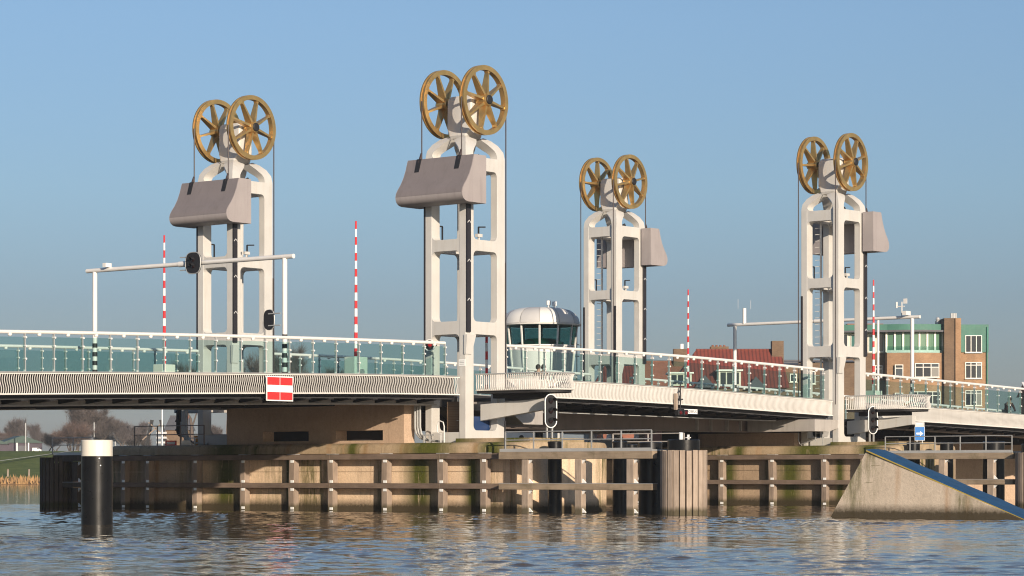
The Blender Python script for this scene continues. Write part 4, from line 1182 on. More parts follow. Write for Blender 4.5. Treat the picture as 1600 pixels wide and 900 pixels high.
part('brace', MB().tube([(-.05, .18, .3), (-.05, 1.0, .05), (-.05, 1.1, .25), (-.05, 1.1, .6)], .024, 8), 'galvanised', lh2, smooth=True)
bd = thing('tower_door', (.35, -.60, 2.95), 'dark blue door panel low inside the central tower frame', 'door')
part('leaf', MB().box(-.55, .40, -.02, .02, 0, .72), 'door_blue', bd); part('frame', MB().box(.405, .45, -.03, .03, -.02, .75), 'sign_white', bd)
rd_ = thing('tower_door', (-.55, .1, 2.80), 'brown panelled door low in the left side of the central tower', 'door')
part('leaf', MB().box(-.02, .02, -.50, .35, 0, 1.45), 'brick_brown', rd_); part('handle', MB().box(-.05, -.021, -.25, -.17, .7, .73), 'steel_light', rd_)
part('frame', MB().box(-.04, .03, -.62, -.51, 0, 1.5), 'signal_black', rd_)
lo = thing('marker_lamp', (24.9, -.75, 3.55), 'small orange marker lamp below the lifting arm by the rightmost tower', 'lamp')
part('lens', MB().lathe([(0, -.14), (.07, -.10), (.08, .0), (.06, .08), (0, .1)], 14), 'lamp_orange', lo, smooth=True)
part('holder', MB().box(-.05, .05, -.05, .05, .1, .3), 'galvanised', lo)

# railings and small things on the left end of the left pier
pr = thing('pier_handrail', (-2.3, 0, 2.63), 'thin dark handrail on the left end of the left pier', 'handrail')
railing_run(pr, [(0, 16.4, 0), (0, 15.0, 0), (0, 13.6, 0), (0, 12.2, 0)], .82, 'girder_brown')
tp = thing('tall_pole', (-3.3, -4.72, 2.25), 'thin tall dark pole at the start of the walkway handrail', 'pole')
part('pole', MB().cyl((0, 0, 0), (0, 0, 1.15), .03, 8), 'signal_black', tp)
rsn = thing('warning_board', (-1.9, 14.6, 2.64), 'small red bordered white board on the left end of the left pier', 'sign', None, (0, 0, HEAD-PI/2))
part('panel', MB().box(-.24, .24, -.02, 0, .0, .20), 'sign_red', rsn); part('field', MB().box(-.18, .18, -.024, -.0205, .04, .15), 'sign_white', rsn)
wbx = thing('sloped_box', (-1.7, 13.75, 2.64), 'small white box with slanted end on the left pier', 'box', None, (0, 0, HEAD-PI/2))
part('body', MB().prism([(-.3, 0), (.2, 0), (.05, .2), (-.3, .2)], -.2, .1, 'xz'), 'sign_white', wbx)
ybx = thing('yellow_cabinet', (-1.0, 13.95, 2.64), 'small yellow orange cabinet beside the leftmost tower foot', 'box', None, (0, 0, HEAD-PI/2))
part('body', MB().box(-.13, .13, -.1, .1, .0, .42), 'orange_box', ybx, bevel=.02)

# box lamp under the left approach between the gantry and tower: sheet metal cover at the tower foot
cv = thing('steel_cover', (.2, 14.2, 4.05), 'flat grey steel housing under the deck beside the leftmost tower', 'box')
part('body', MB().box(-.5, .5, -.3, 1.9, 0, .42), 'girder_grey', cv)

# ================================================================== CONTROL CABIN
CX, CY = 28.2, 18.8
cb = thing('control_cabin', (CX, CY, 0), 'round bridge control cabin with domed metal roof between central and third tower', 'control cabin')
N = 12
def rseg(r, a): return (r*math.cos(a), r*math.sin(a))
def ringwall(mb, r0, z0, r1, z1, a0, a1, n=3, mi=0):
    vs = []; fs = []
    for k in range(n+1):
        a = a0+(a1-a0)*k/n; vs += [(*rseg(r0, a), z0), (*rseg(r1, a), z1), (*rseg(r1-.05, a), z1), (*rseg(r0-.05, a), z0)]
    for k in range(n):
        for i in range(4): j = (i+1) % 4; fs.append((k*4+i, k*4+4+i, k*4+4+j, k*4+j))
    fs += [(0, 1, 2, 3), (n*4+3, n*4+2, n*4+1, n*4)]
    return mb.add(vs, fs, mi)
part('shaft', MB().lathe([(1.05, -.5), (1.05, 4.6), (1.30, 5.2)], 32), 'cabin_white', cb, smooth=True)
part('sole', MB().lathe([(0, 5.2), (1.42, 5.2), (1.44, 5.4), (0, 5.4)], 36), 'cabin_white', cb, smooth=True)
roofp = [(2.02, 9.22), (2.03, 9.30), (1.97, 9.52), (1.82, 9.74), (1.55, 9.92), (1.1, 10.04), (.5, 10.09), (0, 10.10)]
for k in range(N):
    a0 = 2*PI*k/N+.12; a1 = a0+2*PI/N
    # lower wall panel and mullion
    part('wall_panel', ringwall(MB(), 1.50, 5.4, 1.74, 8.05, a0+.02, a1-.02), 'cabin_white' if k % 2 else 'cabin_white', cb, smooth=True)
    wp = part('window', ringwall(MB(), 1.745, 8.10, 1.88, 9.08, a0+.03, a1-.03), 'cabin_glass', cb)
    part('mullion', MB().bar((*rseg(1.50, a0), 5.4), (*rseg(1.90, a0), 9.15), .07), 'steel_panel', cb)
    mb = MB(); vs = []; fs = []; n_ = 4
    for i in range(n_+1):
        a = a0+.012+(a1-a0-.024)*i/n_
        for (r, z) in roofp: vs.append((*rseg(r, a), z))
    P_ = len(roofp)
    for i in range(n_):
        for j in range(P_-1): fs.append((i*P_+j, i*P_+P_+j, i*P_+P_+j+1, i*P_+j+1))
    part('roof_panel', mb.add(vs, fs), 'steel_panel' if k % 3 else 'steel_panel_dark', cb, smooth=True)
part('roof_core', MB().lathe([(r-.03, z-.02) for r, z in roofp], 36), 'steel_panel_dark', cb, smooth=True)
part('sill_ring', MB().lathe([(1.60, 8.04), (1.80, 8.04), (1.80, 8.10), (1.60, 8.10)], 48, closed_prof=True), 'steel_panel', cb, smooth=True)
part('eaves', MB().lathe([(1.7, 9.10), (2.10, 9.13), (2.12, 9.20), (1.7, 9.22)], 48, closed_prof=True), 'steel_panel', cb, smooth=True)
part('floor', MB().lathe([(0, 7.4), (1.55, 7.4), (1.55, 7.3), (0, 7.3)], 24), 'deck_dark', cb)
part('desk', MB().lathe([(.9, 7.4), (1.2, 8.25), (.7, 8.45), (0, 8.5)], 20), 'copper_dark', cb, smooth=True)
for a, r in ((PI*1.35, 1.0), (PI*1.62, .75)):
    part('roof_sensor', MB().cyl((*rseg(r, a), 9.95), (*rseg(r, a), 10.16), .05, 8).lathe([(.12, 10.16), (.13, 10.30), (.12, 10.38), (0, 10.40)], 14, (*rseg(r, a), 0)), 'sign_white', cb, smooth=True)
part('side_ladder', MB().tube([(1.9, -.9, 6.0), (1.9, -.9, 8.9)], .03, 6).bar((1.2, -1.0, 8.2), (2.3, -.9, 8.2), .05).bar((1.2, -1.0, 7.6), (2.3, -.9, 7.6), .05), 'galvanised', cb)

# machinery housing and posts seen under the lift span
hs_ = thing('machinery_housing', (24.9, 17.6, 0), 'pale housing with a round hole seen under the lift span', 'housing', None, (0, 0, HEAD-PI/2))
part('body', MB().prism([(-.75, 2.6), (.75, 2.6), (.75, 4.1), (-.45, 4.1), (-.75, 3.7)], 0, 1.6, 'xz'), 'cabin_white', hs_)
part('port', MB().cyl((.15, -.012, 3.3), (.15, .01, 3.3), .12, 18), 'signal_black', hs_)
part('dark_column', MB().cyl((1.05, .2, 2.2), (1.05, .2, 4.2), .2, 16), 'pile_black', hs_, smooth=True)
jt = thing('cabin_jetty', (26.0, 16.8, 0), 'concrete jetty under the control cabin, low behind the lift span', 'jetty')
part('slab', MB().box(-2.2, 5.2, .9, 4.6, 1.9, 2.62), 'concrete', jt)
for x_ in (-1.4, 1.4, 4.2): part('pile', MB().cyl((x_, 2.6, -2), (x_, 2.6, 1.9), .35, 18), 'pile_black', jt, smooth=True)

# ================================================================== PEOPLE
def skin_body(name, joints, edges, mat, parent, sub=1):
    me = bpy.data.meshes.new(name); me.from_pydata([j[0] for j in joints], edges, [])
    me.materials.append(MATS[mat])
    o = link(name, me, parent)
    md = o.modifiers.new('skin', 'SKIN'); md.use_smooth_shade = True
    sv = me.skin_vertices[0].data
    for k, j in enumerate(joints): sv[k].radius = (j[1], j[1] if len(j) < 3 else j[2])
    sv[0].use_root = True
    s_ = o.modifiers.new('sub', 'SUBSURF'); s_.levels = sub; s_.render_levels = sub
    return o
def make_person(loc, rz, label, top, h=1.70):
    root = thing('person', loc, label, 'person', None, (0, 0, rz)); k = h/1.70
    J = [((0, 0, .92), .14, .11), ((0, 0, 1.15), .14, .10), ((0, 0, 1.36), .16, .10), ((0, 0, 1.47), .055), ((0, .02, 1.56), .085, .095), ((0, .015, 1.64), .075, .085),
         ((.19, 0, 1.38), .06), ((.24, -.03, 1.12), .045), ((.22, .10, .90), .035), ((.215, .14, .82), .03),
         ((-.19, 0, 1.38), .06), ((-.24, .03, 1.12), .045), ((-.22, .12, .92), .035), ((-.215, .15, .84), .03),
         ((.10, 0, .86), .09), ((.11, .06, .48), .065), ((.11, -.05, .09), .045), ((.11, .10, .04), .04),
         ((-.10, 0, .86), .09), ((-.11, -.02, .48), .065), ((-.11, -.16, .10), .045), ((-.11, -.02, .04), .04)]
    E_ = [(0, 1), (1, 2), (2, 3), (3, 4), (4, 5), (2, 6), (6, 7), (7, 8), (8, 9), (2, 10), (10, 11), (11, 12), (12, 13), (0, 14), (14, 15), (15, 16), (16, 17), (0, 18), (18, 19), (19, 20), (20, 21)]
    sc = lambda v: tuple(c*k for c in v)
    skin_body('body', [(sc(j[0]), *[r*k for r in j[1:]]) for j in J], E_, 'skin', root)
    jk = [0, 1, 2, 6, 7, 8, 10, 11, 12]
    mp2 = {a: i for i, a in enumerate(jk)}
    skin_body('jacket', [(sc(J[a][0]), *[r*k*1.22+.008 for r in J[a][1:]]) for a in jk], [(mp2[a], mp2[c]) for a, c in E_ if a in mp2 and c in mp2], top, root)
    tr = [0, 14, 15, 16, 18, 19, 20]; mp3 = {a: i for i, a in enumerate(tr)}
    skin_body('trousers', [(sc(J[a][0]), *[r*k*1.2+.008 for r in J[a][1:]]) for a in tr], [(mp3[a], mp3[c]) for a, c in E_ if a in mp3 and c in mp3], 'trousers', root)
    hr = MB().lathe([(0.0, .115), (.06, .10), (.10, .05), (.112, -.02), (.10, -.09), (.07, -.10)], 14)
    ho = part('hair', hr, 'hair', root, smooth=True, loc=sc((0, -.012, 1.635)))
    part('nose', MB().tube([(0, .10*k, 1.60*k), (0, .135*k, 1.575*k), (0, .10*k, 1.565*k)], .014, 6), 'skin', root)
    return root
make_person((9.55, 4.0, zf(9.6)), PI*.95, 'pedestrian in dark coat above the balcony rail, on the left of the pair', 'cloth_dark', 1.68)
make_person((9.98, 4.05, zf(10)), PI*.95, 'pedestrian in dark coat above the balcony rail, on the right of the pair', 'cloth_dark', 1.70)

def make_cyclist(x, y, z):
    bk = thing('bicycle', (x, y, z), 'dark bicycle behind the glass railing at the right edge', 'bicycle')
    for xx in (-.52, .54):
        wh = part('wheel', MB().lathe([(.30, -.018), (.335, -.018), (.345, 0), (.335, .018), (.30, .018)], 28, axis='y', closed_prof=True), 'signal_black', bk, loc=(xx, 0, .345))
        sk = MB()
        for a in range(8): sk.bar((0, 0, 0), (.31*math.cos(a*PI/4), 0, .31*math.sin(a*PI/4)), .008)
        part('spokes', sk, 'steel_light', wh)
    part('frame', MB().tube([(-.52, 0, .345), (-.05, 0, .30), (.38, 0, .80), (.42, 0, .92)], .018, 6).tube([(-.05, 0, .30), (-.18, 0, .88)], .018, 6).tube([(-.15, 0, .80), (.38, 0, .82)], .018, 6).tube([(.40, 0, .85), (.54, 0, .345)], .018, 6), 'signal_black', bk)
    part('saddle', MB().box(-.30, -.06, -.07, .07, .90, .95), 'signal_black', bk, bevel=.02)
    part('handlebar', MB().tube([(.30, -.25, .98), (.42, -.12, 1.0), (.42, .12, 1.0), (.30, .25, .98)], .014, 6), 'steel_light', bk)
    p = thing('person', (x, y, z), 'cyclist in dark clothes leaning forward behind the right glass railing', 'person')
    J = [((-.18, 0, 1.0), .13, .13), ((-.08, 0, 1.22), .12, .13), ((.06, 0, 1.42), .12, .15), ((.13, 0, 1.52), .05), ((.19, 0, 1.62), .085), ((.20, 0, 1.69), .075),
         ((.08, .19, 1.40), .055), ((.20, .25, 1.18), .042), ((.33, .24, 1.01), .032), ((.08, -.19, 1.40), .055), ((.20, -.25, 1.18), .042), ((.33, -.24, 1.01), .032),
         ((-.14, .10, .97), .085), ((.20, .10, .78), .065), ((.06, .10, .36), .045), ((.16, .10, .30), .04), ((-.14, -.10, .97), .085), ((.12, -.10, .62), .065), ((-.06, -.10, .20), .045), ((.04, -.10, .14), .04)]
    E_ = [(0, 1), (1, 2), (2, 3), (3, 4), (4, 5), (2, 6), (6, 7), (7, 8), (2, 9), (9, 10), (10, 11), (0, 12), (12, 13), (13, 14), (14, 15), (0, 16), (16, 17), (17, 18), (18, 19)]
    skin_body('body', J, E_, 'skin', p)
    for nm, ids, mt in (('jacket', [0, 1, 2, 6, 7, 8, 9, 10, 11], 'cloth_maroon'), ('trousers', [0, 12, 13, 14, 16, 17, 18], 'trousers')):
        mp4 = {a: i for i, a in enumerate(ids)}
        skin_body(nm, [(J[a][0], *[r*1.22+.008 for r in J[a][1:]]) for a in ids], [(mp4[a], mp4[c]) for a, c in E_ if a in mp4 and c in mp4], mt, p)
    part('hair', MB().lathe([(0.0, .115), (.06, .10), (.10, .05), (.112, -.02), (.10, -.09), (.07, -.10)], 14), 'hair', p, smooth=True, loc=(.18, 0, 1.68))
make_cyclist(44.9, .75, zf(44.9))

# ================================================================== TOWN BEHIND, RIGHT
RX, RY = math.sin(HEAD), -math.cos(HEAD); FX, FY = math.cos(HEAD), math.sin(HEAD)
def site(X, D): return (-78.0+FX*D+RX*X, -66.2+FY*D+RY*X)     # a place X metres to the right, D metres ahead of the quay
ROTB = (0, 0, HEAD-PI/2)
def window(root, x0, x1, z0, z1, y, lights=1, mat='window_dark', fr=.07, transom=None, frame='window_frame'):
    """window set into a front wall at local depth y"""
    outer = [(x0, z0), (x1, z0), (x1, z1), (x0, z1)]
    wdt_ = (x1-x0-fr)/lights; holes = []
    for k in range(lights):
        a, c = x0+fr+wdt_*k, x0+wdt_*(k+1)
        zz = [(z0+fr, z1-fr)] if not transom else [(z0+fr, z0+(z1-z0)*transom-fr/2), (z0+(z1-z0)*transom+fr/2, z1-fr)]
        for (p, q) in zz: holes.append([(a, p), (c, p), (c, q), (a, q)])
    f = part('window', MB().plate(outer, holes, y-.10, y-.003, 'xz'), frame, root)
    for h in holes:
        pm = mat if mat != 'window_dark' else rnd.choice(('window_dark', 'window_dark', 'window_dark', 'window_mid', 'window_curtain'))
        part('pane', MB().box(h[0][0]-.01, h[1][0]+.01, y-.05, y-.035, h[0][1]-.01, h[2][1]+.01), pm, f)
    part('sill', MB().box(x0-.05, x1+.05, y-.16, y-.101, z0-.07, z0-.005), 'plaster_cream', f)
    return f

# apartment block
AX, AY = site(33.8, 262)
ap = thing('apartment_block', (AX, AY, 0), 'orange brick apartment block with green copper top floor behind the rightmost tower', 'building', None, ROTB)
k_ = 262/4094.
def lx(px): return (px-800)*k_-33.8
def lz(py): return 1.4+(742-py)*k_
Z0 = 3.0
part('wall', MB().box(lx(1500), lx(1544), 0, 9, Z0, lz(551)), 'brick_orange', ap)
tops = part('copper_storey', MB().box(lx(1500)-.02, lx(1544)+.04, -.05, 9, lz(550.5), lz(507)), 'copper_green', ap)
for py in (514, 523, 532, 541): part('seam', MB().box(lx(1500), lx(1544), -.065, -.052, lz(py)-.015, lz(py)+.015), 'copper_dark', tops)
for px in (1511, 1522, 1533): part('seam', MB().box(lx(px)-.015, lx(px)+.015, -.065, -.052, lz(550), lz(507.5)), 'copper_dark', tops)
part('downpipe', MB().cyl((lx(1542), -.15, Z0), (lx(1542), -.15, lz(511)), .07, 8), 'copper_dark', ap)
part('chimney_shaft', MB().box(lx(1474), lx(1499.6), -.55, 5, Z0, lz(497.5)), 'brick_brown', ap)
part('chimney_face', MB().box(lx(1491), lx(1499.7), -.75, -.555, Z0, lz(497.6)), 'brick_orange', ap)
for px in (1488, 1491.5, 1494.5): part('flue', MB().cyl((lx(px), .5, lz(498)), (lx(px), .5, lz(489)), .11, 10), 'steel_light', ap, smooth=True)
window(ap, lx(1508), lx(1534), lz(551), lz(524), -.052, 3)
window(ap, lx(1508), lx(1534), lz(591.5), lz(566), 0, 3, transom=.82)
window(ap, lx(1508), lx(1534), lz(634), lz(610), 0, 3, transom=.82)
# bowed middle part
mid = MB(); nb = 14; pts = []
for k in range(nb+1):
    q = k/nb; pts.append((lx(1386)+(lx(1474)-lx(1386))*q, -1.0*math.sin(PI*(.15+.7*q))+.45))
poly = pts+[(lx(1474), 8), (lx(1386), 8)]
part('bowed_wall', mid.prism(poly, Z0, lz(551.5), 'xy'), 'brick_orange', ap)
rec = [(p[0], p[1]+.45) for p in pts]+[(lx(1474), 8), (lx(1340), 8), (lx(1340), 1.2), (lx(1386), 1.2)]
part('glazed_storey', MB().prism([(p[0], p[1]+.5) for p in pts]+[(lx(1474), 8), (lx(1386), 8)], lz(551), lz(519), 'xy'), 'window_green', ap)
for k in range(0, nb+1, 2): part('mullion', MB().box(pts[k][0]-.09, pts[k][0]+.09, pts[k][1]+.36, pts[k][1]+.52, lz(550), lz(519)), 'window_frame', ap)
part('band_rail', MB().prism([(p[0], p[1]+.34) for p in pts]+[(p[0], p[1]+.49) for p in reversed(pts)], lz(551), lz(547), 'xy'), 'window_frame', ap)
part('balcony_glass', MB().prism([(p[0], p[1]+.05) for p in pts]+[(p[0], p[1]+.07) for p in reversed(pts)], lz(551), lz(541), 'xy'), 'rail_glass', ap)
part('eaves', MB().prism([(p[0], p[1]-.35) for p in pts]+[(lx(1482), 1), (lx(1482), 8), (lx(1320), 8), (lx(1320), .6)], lz(518.9), lz(516), 'xy'), 'roof_grey', ap)
part('copper_fascia', MB().prism([(p[0], p[1]+.15) for p in pts]+[(lx(1474), 8), (lx(1320), 8), (lx(1320), .9)], lz(515.9), lz(506.5), 'xy'), 'copper_green', ap)
part('copper_fascia', MB().box(lx(1320), lx(1385), 1.1, 8, lz(519), lz(510)), 'copper_dark', ap)
part('recessed_wall', MB().box(lx(1300), lx(1386.5), 1.5, 8, Z0, lz(551)), 'brick_brown', ap)
part('recessed_storey', MB().box(lx(1300), lx(1386.5), 1.52, 8, lz(551), lz(519)), 'plaster_cream', ap)
for px in (1304, 1318, 1332, 1346, 1360, 1374): window(ap, lx(px), lx(px+10), lz(549), lz(521), 1.515, 1, 'window_dark' if px % 4 else 'window_teal')
window(ap, lx(1428), lx(1466), lz(590), lz(568), -.56, 3, transom=.72)
window(ap, lx(1397), lx(1410), lz(590), lz(570), -.47, 1, transom=.72)
window(ap, lx(1420), lx(1468), lz(634), lz(612), -.56, 4, transom=.72)
window(ap, lx(1397), lx(1410), lz(634), lz(614), -.47, 1, transom=.72)
for px in (1312, 1342, 1370): window(ap, lx(px), lx(px+12), lz(590), lz(570), 1.495, 1, transom=.72); window(ap, lx(px), lx(px+12), lz(634), lz(614), 1.495, 1, transom=.72)
part('roof_house', MB().box(lx(1330), lx(1387), 3, 6, lz(507), lz(503)), 'brick_red', ap)
part('vent_cowl', MB().cyl((lx(1469), 1.5, lz(506)), (lx(1469), 1.5, lz(500)), .16, 10).lathe([(0, .5), (.16, .42), (.22, .25), (.16, .1)], 12, (lx(1469), 1.5, lz(500)-.1)), 'steel_light', ap, smooth=True)

# red roofed house
def house(X, D, w_, d_, eave, ridge, label, hip_left=0.0, hip_right=0.0, wallm='brick_brown', yaw=0.0, roofm='roof_tile', name='town_house'):
    x, y = site(X, D)
    h = thing(name, (x, y, 0), label, 'house', None, (0, 0, HEAD-PI/2+yaw))
    part('wall', MB().box(-w_/2, w_/2, 0, d_, 2.5, eave), wallm, h)
    o = .25
    rp = [(-w_/2-o, -o, eave), (w_/2+o, -o, eave), (w_/2+o, d_+o, eave), (-w_/2-o, d_+o, eave), (-w_/2-o+hip_left, d_/2, ridge), (w_/2+o-hip_right, d_/2, ridge)]
    rf = part('roof', MB().add(rp, [(0, 1, 5, 4), (2, 3, 4, 5), (1, 2, 5), (3, 0, 4), (3, 2, 1, 0)]), roofm, h)
    part('ridge_cap', MB().cyl((rp[4][0], d_/2, ridge), (rp[5][0], d_/2, ridge), .11, 8), roofm, rf)
    return h
k2 = 200/4094.
def hz(py, D): return 1.4+(742-py)*D/4094.
h1_ = house((1140-800)*200/4094., 200, 8.6, 6.4, hz(606, 200), hz(547, 203), 'red tiled house with dormers behind the lift span railing', 2.2, .35)
part('gable', MB().add([(4.32, 0, hz(606, 200)), (4.32, 6.4, hz(606, 200)), (4.32, 3.2, hz(549, 203))], [(0, 1, 2)]), 'brick_brown', h1_)
part('chimney', MB().box(3.5, 4.4, 2.6, 3.7, hz(580, 200), hz(533, 203)), 'brick_brown', h1_)
part('chimney', MB().box(-1.2, .2, 3.3, 4.2, hz(565, 200), hz(541, 203)), 'brick_brown', h1_)
for k in range(4): part('chimney_pot', MB().cyl((-1.0+.3*k, 3.8, hz(541, 203)), (-1.0+.3*k, 3.8, hz(538.5, 203)), .09, 8), 'brick_red', h1_)
def dormer(h, x0, x1, z0, z1, y=.1):
    d = part('dormer', MB().box(x0, x1, y, y+2.4, z0, z1), 'plaster_cream', h)
    part('dormer_roof', MB().box(x0-.15, x1+.15, y-.2, y+2.6, z1+.003, z1+.12), 'window_frame', d)
    n_ = 3; wd = (x1-x0-.2)/n_
    for q in range(n_): part('pane', MB().box(x0+.1+wd*q+.05, x0+.1+wd*(q+1)-.05, y-.02, y-.003, z0+.12, z1-.1), 'window_dark', d)
dormer(h1_, -4.6, -2.9, hz(603, 200), hz(584, 200), -.15)
dormer(h1_, -.85, .85, hz(603, 200), hz(580, 200), -.15)
for xa_, xb_, zt_ in ((-2.7, -1.1, 586), (1.3, 2.7, 588)):
    zb_ = hz(606, 200); part('porch_roof', MB().add([(xa_, -.9, zb_), (xb_, -.9, zb_), (xb_, .6, zb_), (xa_, .6, zb_), ((xa_+xb_)/2, -.1, hz(zt_, 200))], [(0, 1, 4), (1, 2, 4), (2, 3, 4), (3, 0, 4), (3, 2, 1, 0)]), 'roof_grey', h1_)
h2_ = house((1032-800)*215/4094., 215, 3.6, 5, hz(606, 215), hz(565, 217), 'small red brick house at the left of the red roof row', 0, 0, 'brick_red', roofm='brick_red')
part('chimney', MB().box(1.2, 2.3, 2.0, 3.0, hz(600, 215), hz(545, 217)), 'brick_brown', h2_)
part('chimney_pot', MB().cyl((1.9, 2.5, hz(545, 217)), (1.9, 2.5, hz(537, 217)), .16, 10), 'sign_white', h2_)
h3_ = house((1212-800)*206/4094., 206, 3.6, 6, hz(570, 206), hz(566, 208), 'brown brick rear wing with three small white windows by the rightmost tower', 0, 0, roofm='roof_grey')
for px in (1193, 1214, 1234): window(h3_, (px-1212)*206/4094.-.0, (px-1212+11)*206/4094., hz(597, 206), hz(584, 206), 0, 1)
h4_ = house((1285-800)*218/4094., 218, 5.5, 7, hz(566, 218), hz(563, 220), 'brown flat roofed house seen through the rightmost tower', 0, 0, roofm='roof_grey')
for px in (1262, 1282, 1302): window(h4_, (px-1285)*218/4094., (px-1285+12)*218/4094., hz(600, 218), hz(580, 218), 0, 1)
h5_ = house((985-800)*235/4094., 235, 6.0, 7, hz(600, 235), hz(572, 238), 'reddish house low behind the third tower', 1.0, 1.0, 'brick_red')
window(h5_, -.5, .7, hz(622, 235), hz(606, 235), 0, 2)
h6_ = house((1640-800)*240/4094., 240, 3.2, 6, hz(618, 240), hz(598, 242), 'red roof with white verge just entering at the right edge', 0, 0, 'brick_red')
part('verge', MB().bar((-1.9, -.3, hz(618, 240)), (-1.9, 3, hz(597, 242)), .2, .12), 'sign_white', h6_)
lp_ = thing('street_lamp', (*site((1372-800)*190/4094., 190), 3.0), 'thin white street lamp in front of the brick apartment block', 'street lamp')
part('pole', MB().cyl((0, 0, 0), (0, 0, hz(497, 190)-3.0), .09, 10), 'rail_white', lp_, smooth=True)
part('lamp_head', MB().box(-.1, .9, -.12, .12, hz(497, 190)-3.0, hz(496, 190)-2.95), 'signal_black', lp_)
# dark hedge and quay wall below the houses
for (X, D, w_, z1, lab) in ((22, 150, 16, 3.6, 'dark quay wall low under the right approach'),):
    x, y = site(X, D); q = thing('quay_wall', (x, y, 0), lab, 'wall', None, ROTB)
    part('wall_face', MB().box(-w_/2, w_/2+14, 0, 1.2, -1, z1), 'concrete_wall', q)
    part('coping_stone', MB().box(-w_/2-.1, w_/2+14.1, -.1, 1.3, z1+.003, z1+.25), 'concrete_ledge', q)

# ================================================================== FAR LEFT BANK
def barn(px0, px1, py_e, py_r, D, label, yaw):
    k = D/4094.; w_ = (px1-px0)*k; x, y = site(((px0+px1)/2-800)*k, D)
    o = thing('barn', (x, y, 0), label, 'barn', 'barns on the far bank', (0, 0, HEAD-PI/2+yaw))
    ze, zr = 1.4+(742-py_e)*k, 1.4+(742-py_r)*k
    part('wall', MB().box(-w_/2, w_/2, 0, 9, 4.6, ze), 'barn_wall', o)
    rp = [(-w_/2-.3, -.3, ze), (w_/2+.3, -.3, ze), (w_/2+.3, 9.3, ze), (-w_/2-.3, 9.3, ze), (0, -.3, zr), (0, 9.3, zr)]
    part('roof', MB().add(rp, [(0, 1, 4), (3, 5, 2), (0, 4, 5, 3), (1, 2, 5, 4), (0, 3, 2, 1)]), 'barn_green', o)
    part('gate', MB().box(-w_*.12, w_*.12, -.05, -.003, 4.6, 4.6+(ze-4.6)*.8), 'roof_grey', o)
    part('post', MB().box(-w_*.16, -w_*.13, -.4, -.06, 4.4, ze), 'sign_white', o)
    part('post', MB().box(w_*.13, w_*.16, -.4, -.06, 4.4, ze), 'sign_white', o)
    return o
barn(4, 66, 692, 680.5, 470, 'larger dark green roofed barn on the far left bank', .35)
barn(-30, 12, 694, 684, 455, 'smaller barn cut by the left edge on the far bank', .2)
vn = thing('parked_van', (*site((58-800)*455/4094., 455), 5.30), 'small white van parked beside the far left barn', 'van', None, ROTB)
vn.scale = (.55, .55, .55)
part('body', MB().prism([(-1.4, .25), (1.4, .25), (1.4, .9), (.9, 1.0), (.4, 1.45), (-1.4, 1.45)], -.8, .8, 'xz'), 'sign_white', vn)
for a in (-.9, .9): part('wheel', MB().cyl((a, -.85, .3), (a, -.6, .3), .3, 14), 'signal_black', vn)
part('windscreen', MB().prism([(.43, 1.38), (.86, 1.02), (.2, 1.02), (.2, 1.38)], -.82, -.803, 'xz'), 'window_dark', vn)
for (px, py, D, lab) in ((40, 661, 460, 'pale pole beside the far barn, left one'), (147, 660, 465, 'pale pole in front of the big bare tree'), (180, 690, 430, 'short pale pole right of the mooring pile')):
    x, y = site((px-800)*D/4094., D); o = thing('light_pole', (x, y, 4.8), lab, 'pole', 'poles on the far bank')
    part('pole', MB().cyl((0, 0, 0), (0, 0, hz(py, D)-4.8), .10, 8), 'steel_light', o)
pth = MB(); pv_ = []
for k in range(13):
    q = k/12; px = -40+160*q; D = 398+26*q; x, y = site((px-800)*D/4094., D); z = hz(727-22*q, D)
    pv_ += [(x, y, z+.12), (x+.86*2.2, y+.51*2.2, z+.30)]
pth.add(pv_, [(2*k, 2*k+1, 2*k+3, 2*k+2) for k in range(12)])
tag(part('bank_path', pth, 'plaster_cream', None), kind='structure')
# fence posts at the reed edge
for (px, D, lab) in ((12, 392, 'pale wooden stake at the reed edge, nearer the left border'), (45, 392, 'pale wooden stake at the reed edge, nearer the dark dolphin')):
    x, y = site((px-800)*D/4094., D); o = thing('wooden_stake', (x, y, .3), lab, 'stake', 'stakes in the reeds')
    part('stake', MB().tube([(0, 0, 0), (.05, 0, 1.9)], [.14, .11], 8), 'timber_plank', o)
    part('cap', MB().cyl((.05, 0, 1.9), (.05, 0, 1.96), .13, 8), 'timber_post', o)
# far house with chimney and black timber frame drawbridge behind the pier end
fh = house((277-800)*400/4094., 400, 3.6, 6, hz(672, 400), hz(650, 402), 'grey roofed house with brick chimney seen under the left approach', .6, .6, 'brick_brown', roofm='roof_grey', name='far_house')
part('chimney', MB().box(.3, 1.4, 2.4, 3.4, hz(660, 400), hz(644, 402)), 'brick_red', fh)
dbx, dby = site((243-800)*300/4094., 300)
db = thing('hoisting_trestle', (dbx, dby, 0), 'small white and black timber frame structure seen under the left approach', 'frame', None, ROTB)
for s_ in (-1, 1):
    part('leg', MB().bar((s_*1.5, 0, 3), (s_*.5, 0, hz(656, 300)), .18), 'signal_black', db)
    part('leg', MB().bar((s_*1.5, 1.5, 3), (s_*.5, 1.5, hz(656, 300)), .18), 'signal_black', db)
    part('brace', MB().bar((s_*1.5, 0, 5.4), (-s_*.8, 0, hz(660, 300)), .12), 'timber_post', db)
for k in range(3): part('board', MB().box(.1, 1.3, -.1, -.05, 5.0+k*.55, 5.22+k*.55), 'steel_light', db)
part('flag_pole', MB().cyl((.8, -.3, 3), (.8, -.3, hz(634, 300)), .07, 8), 'sign_white', db)

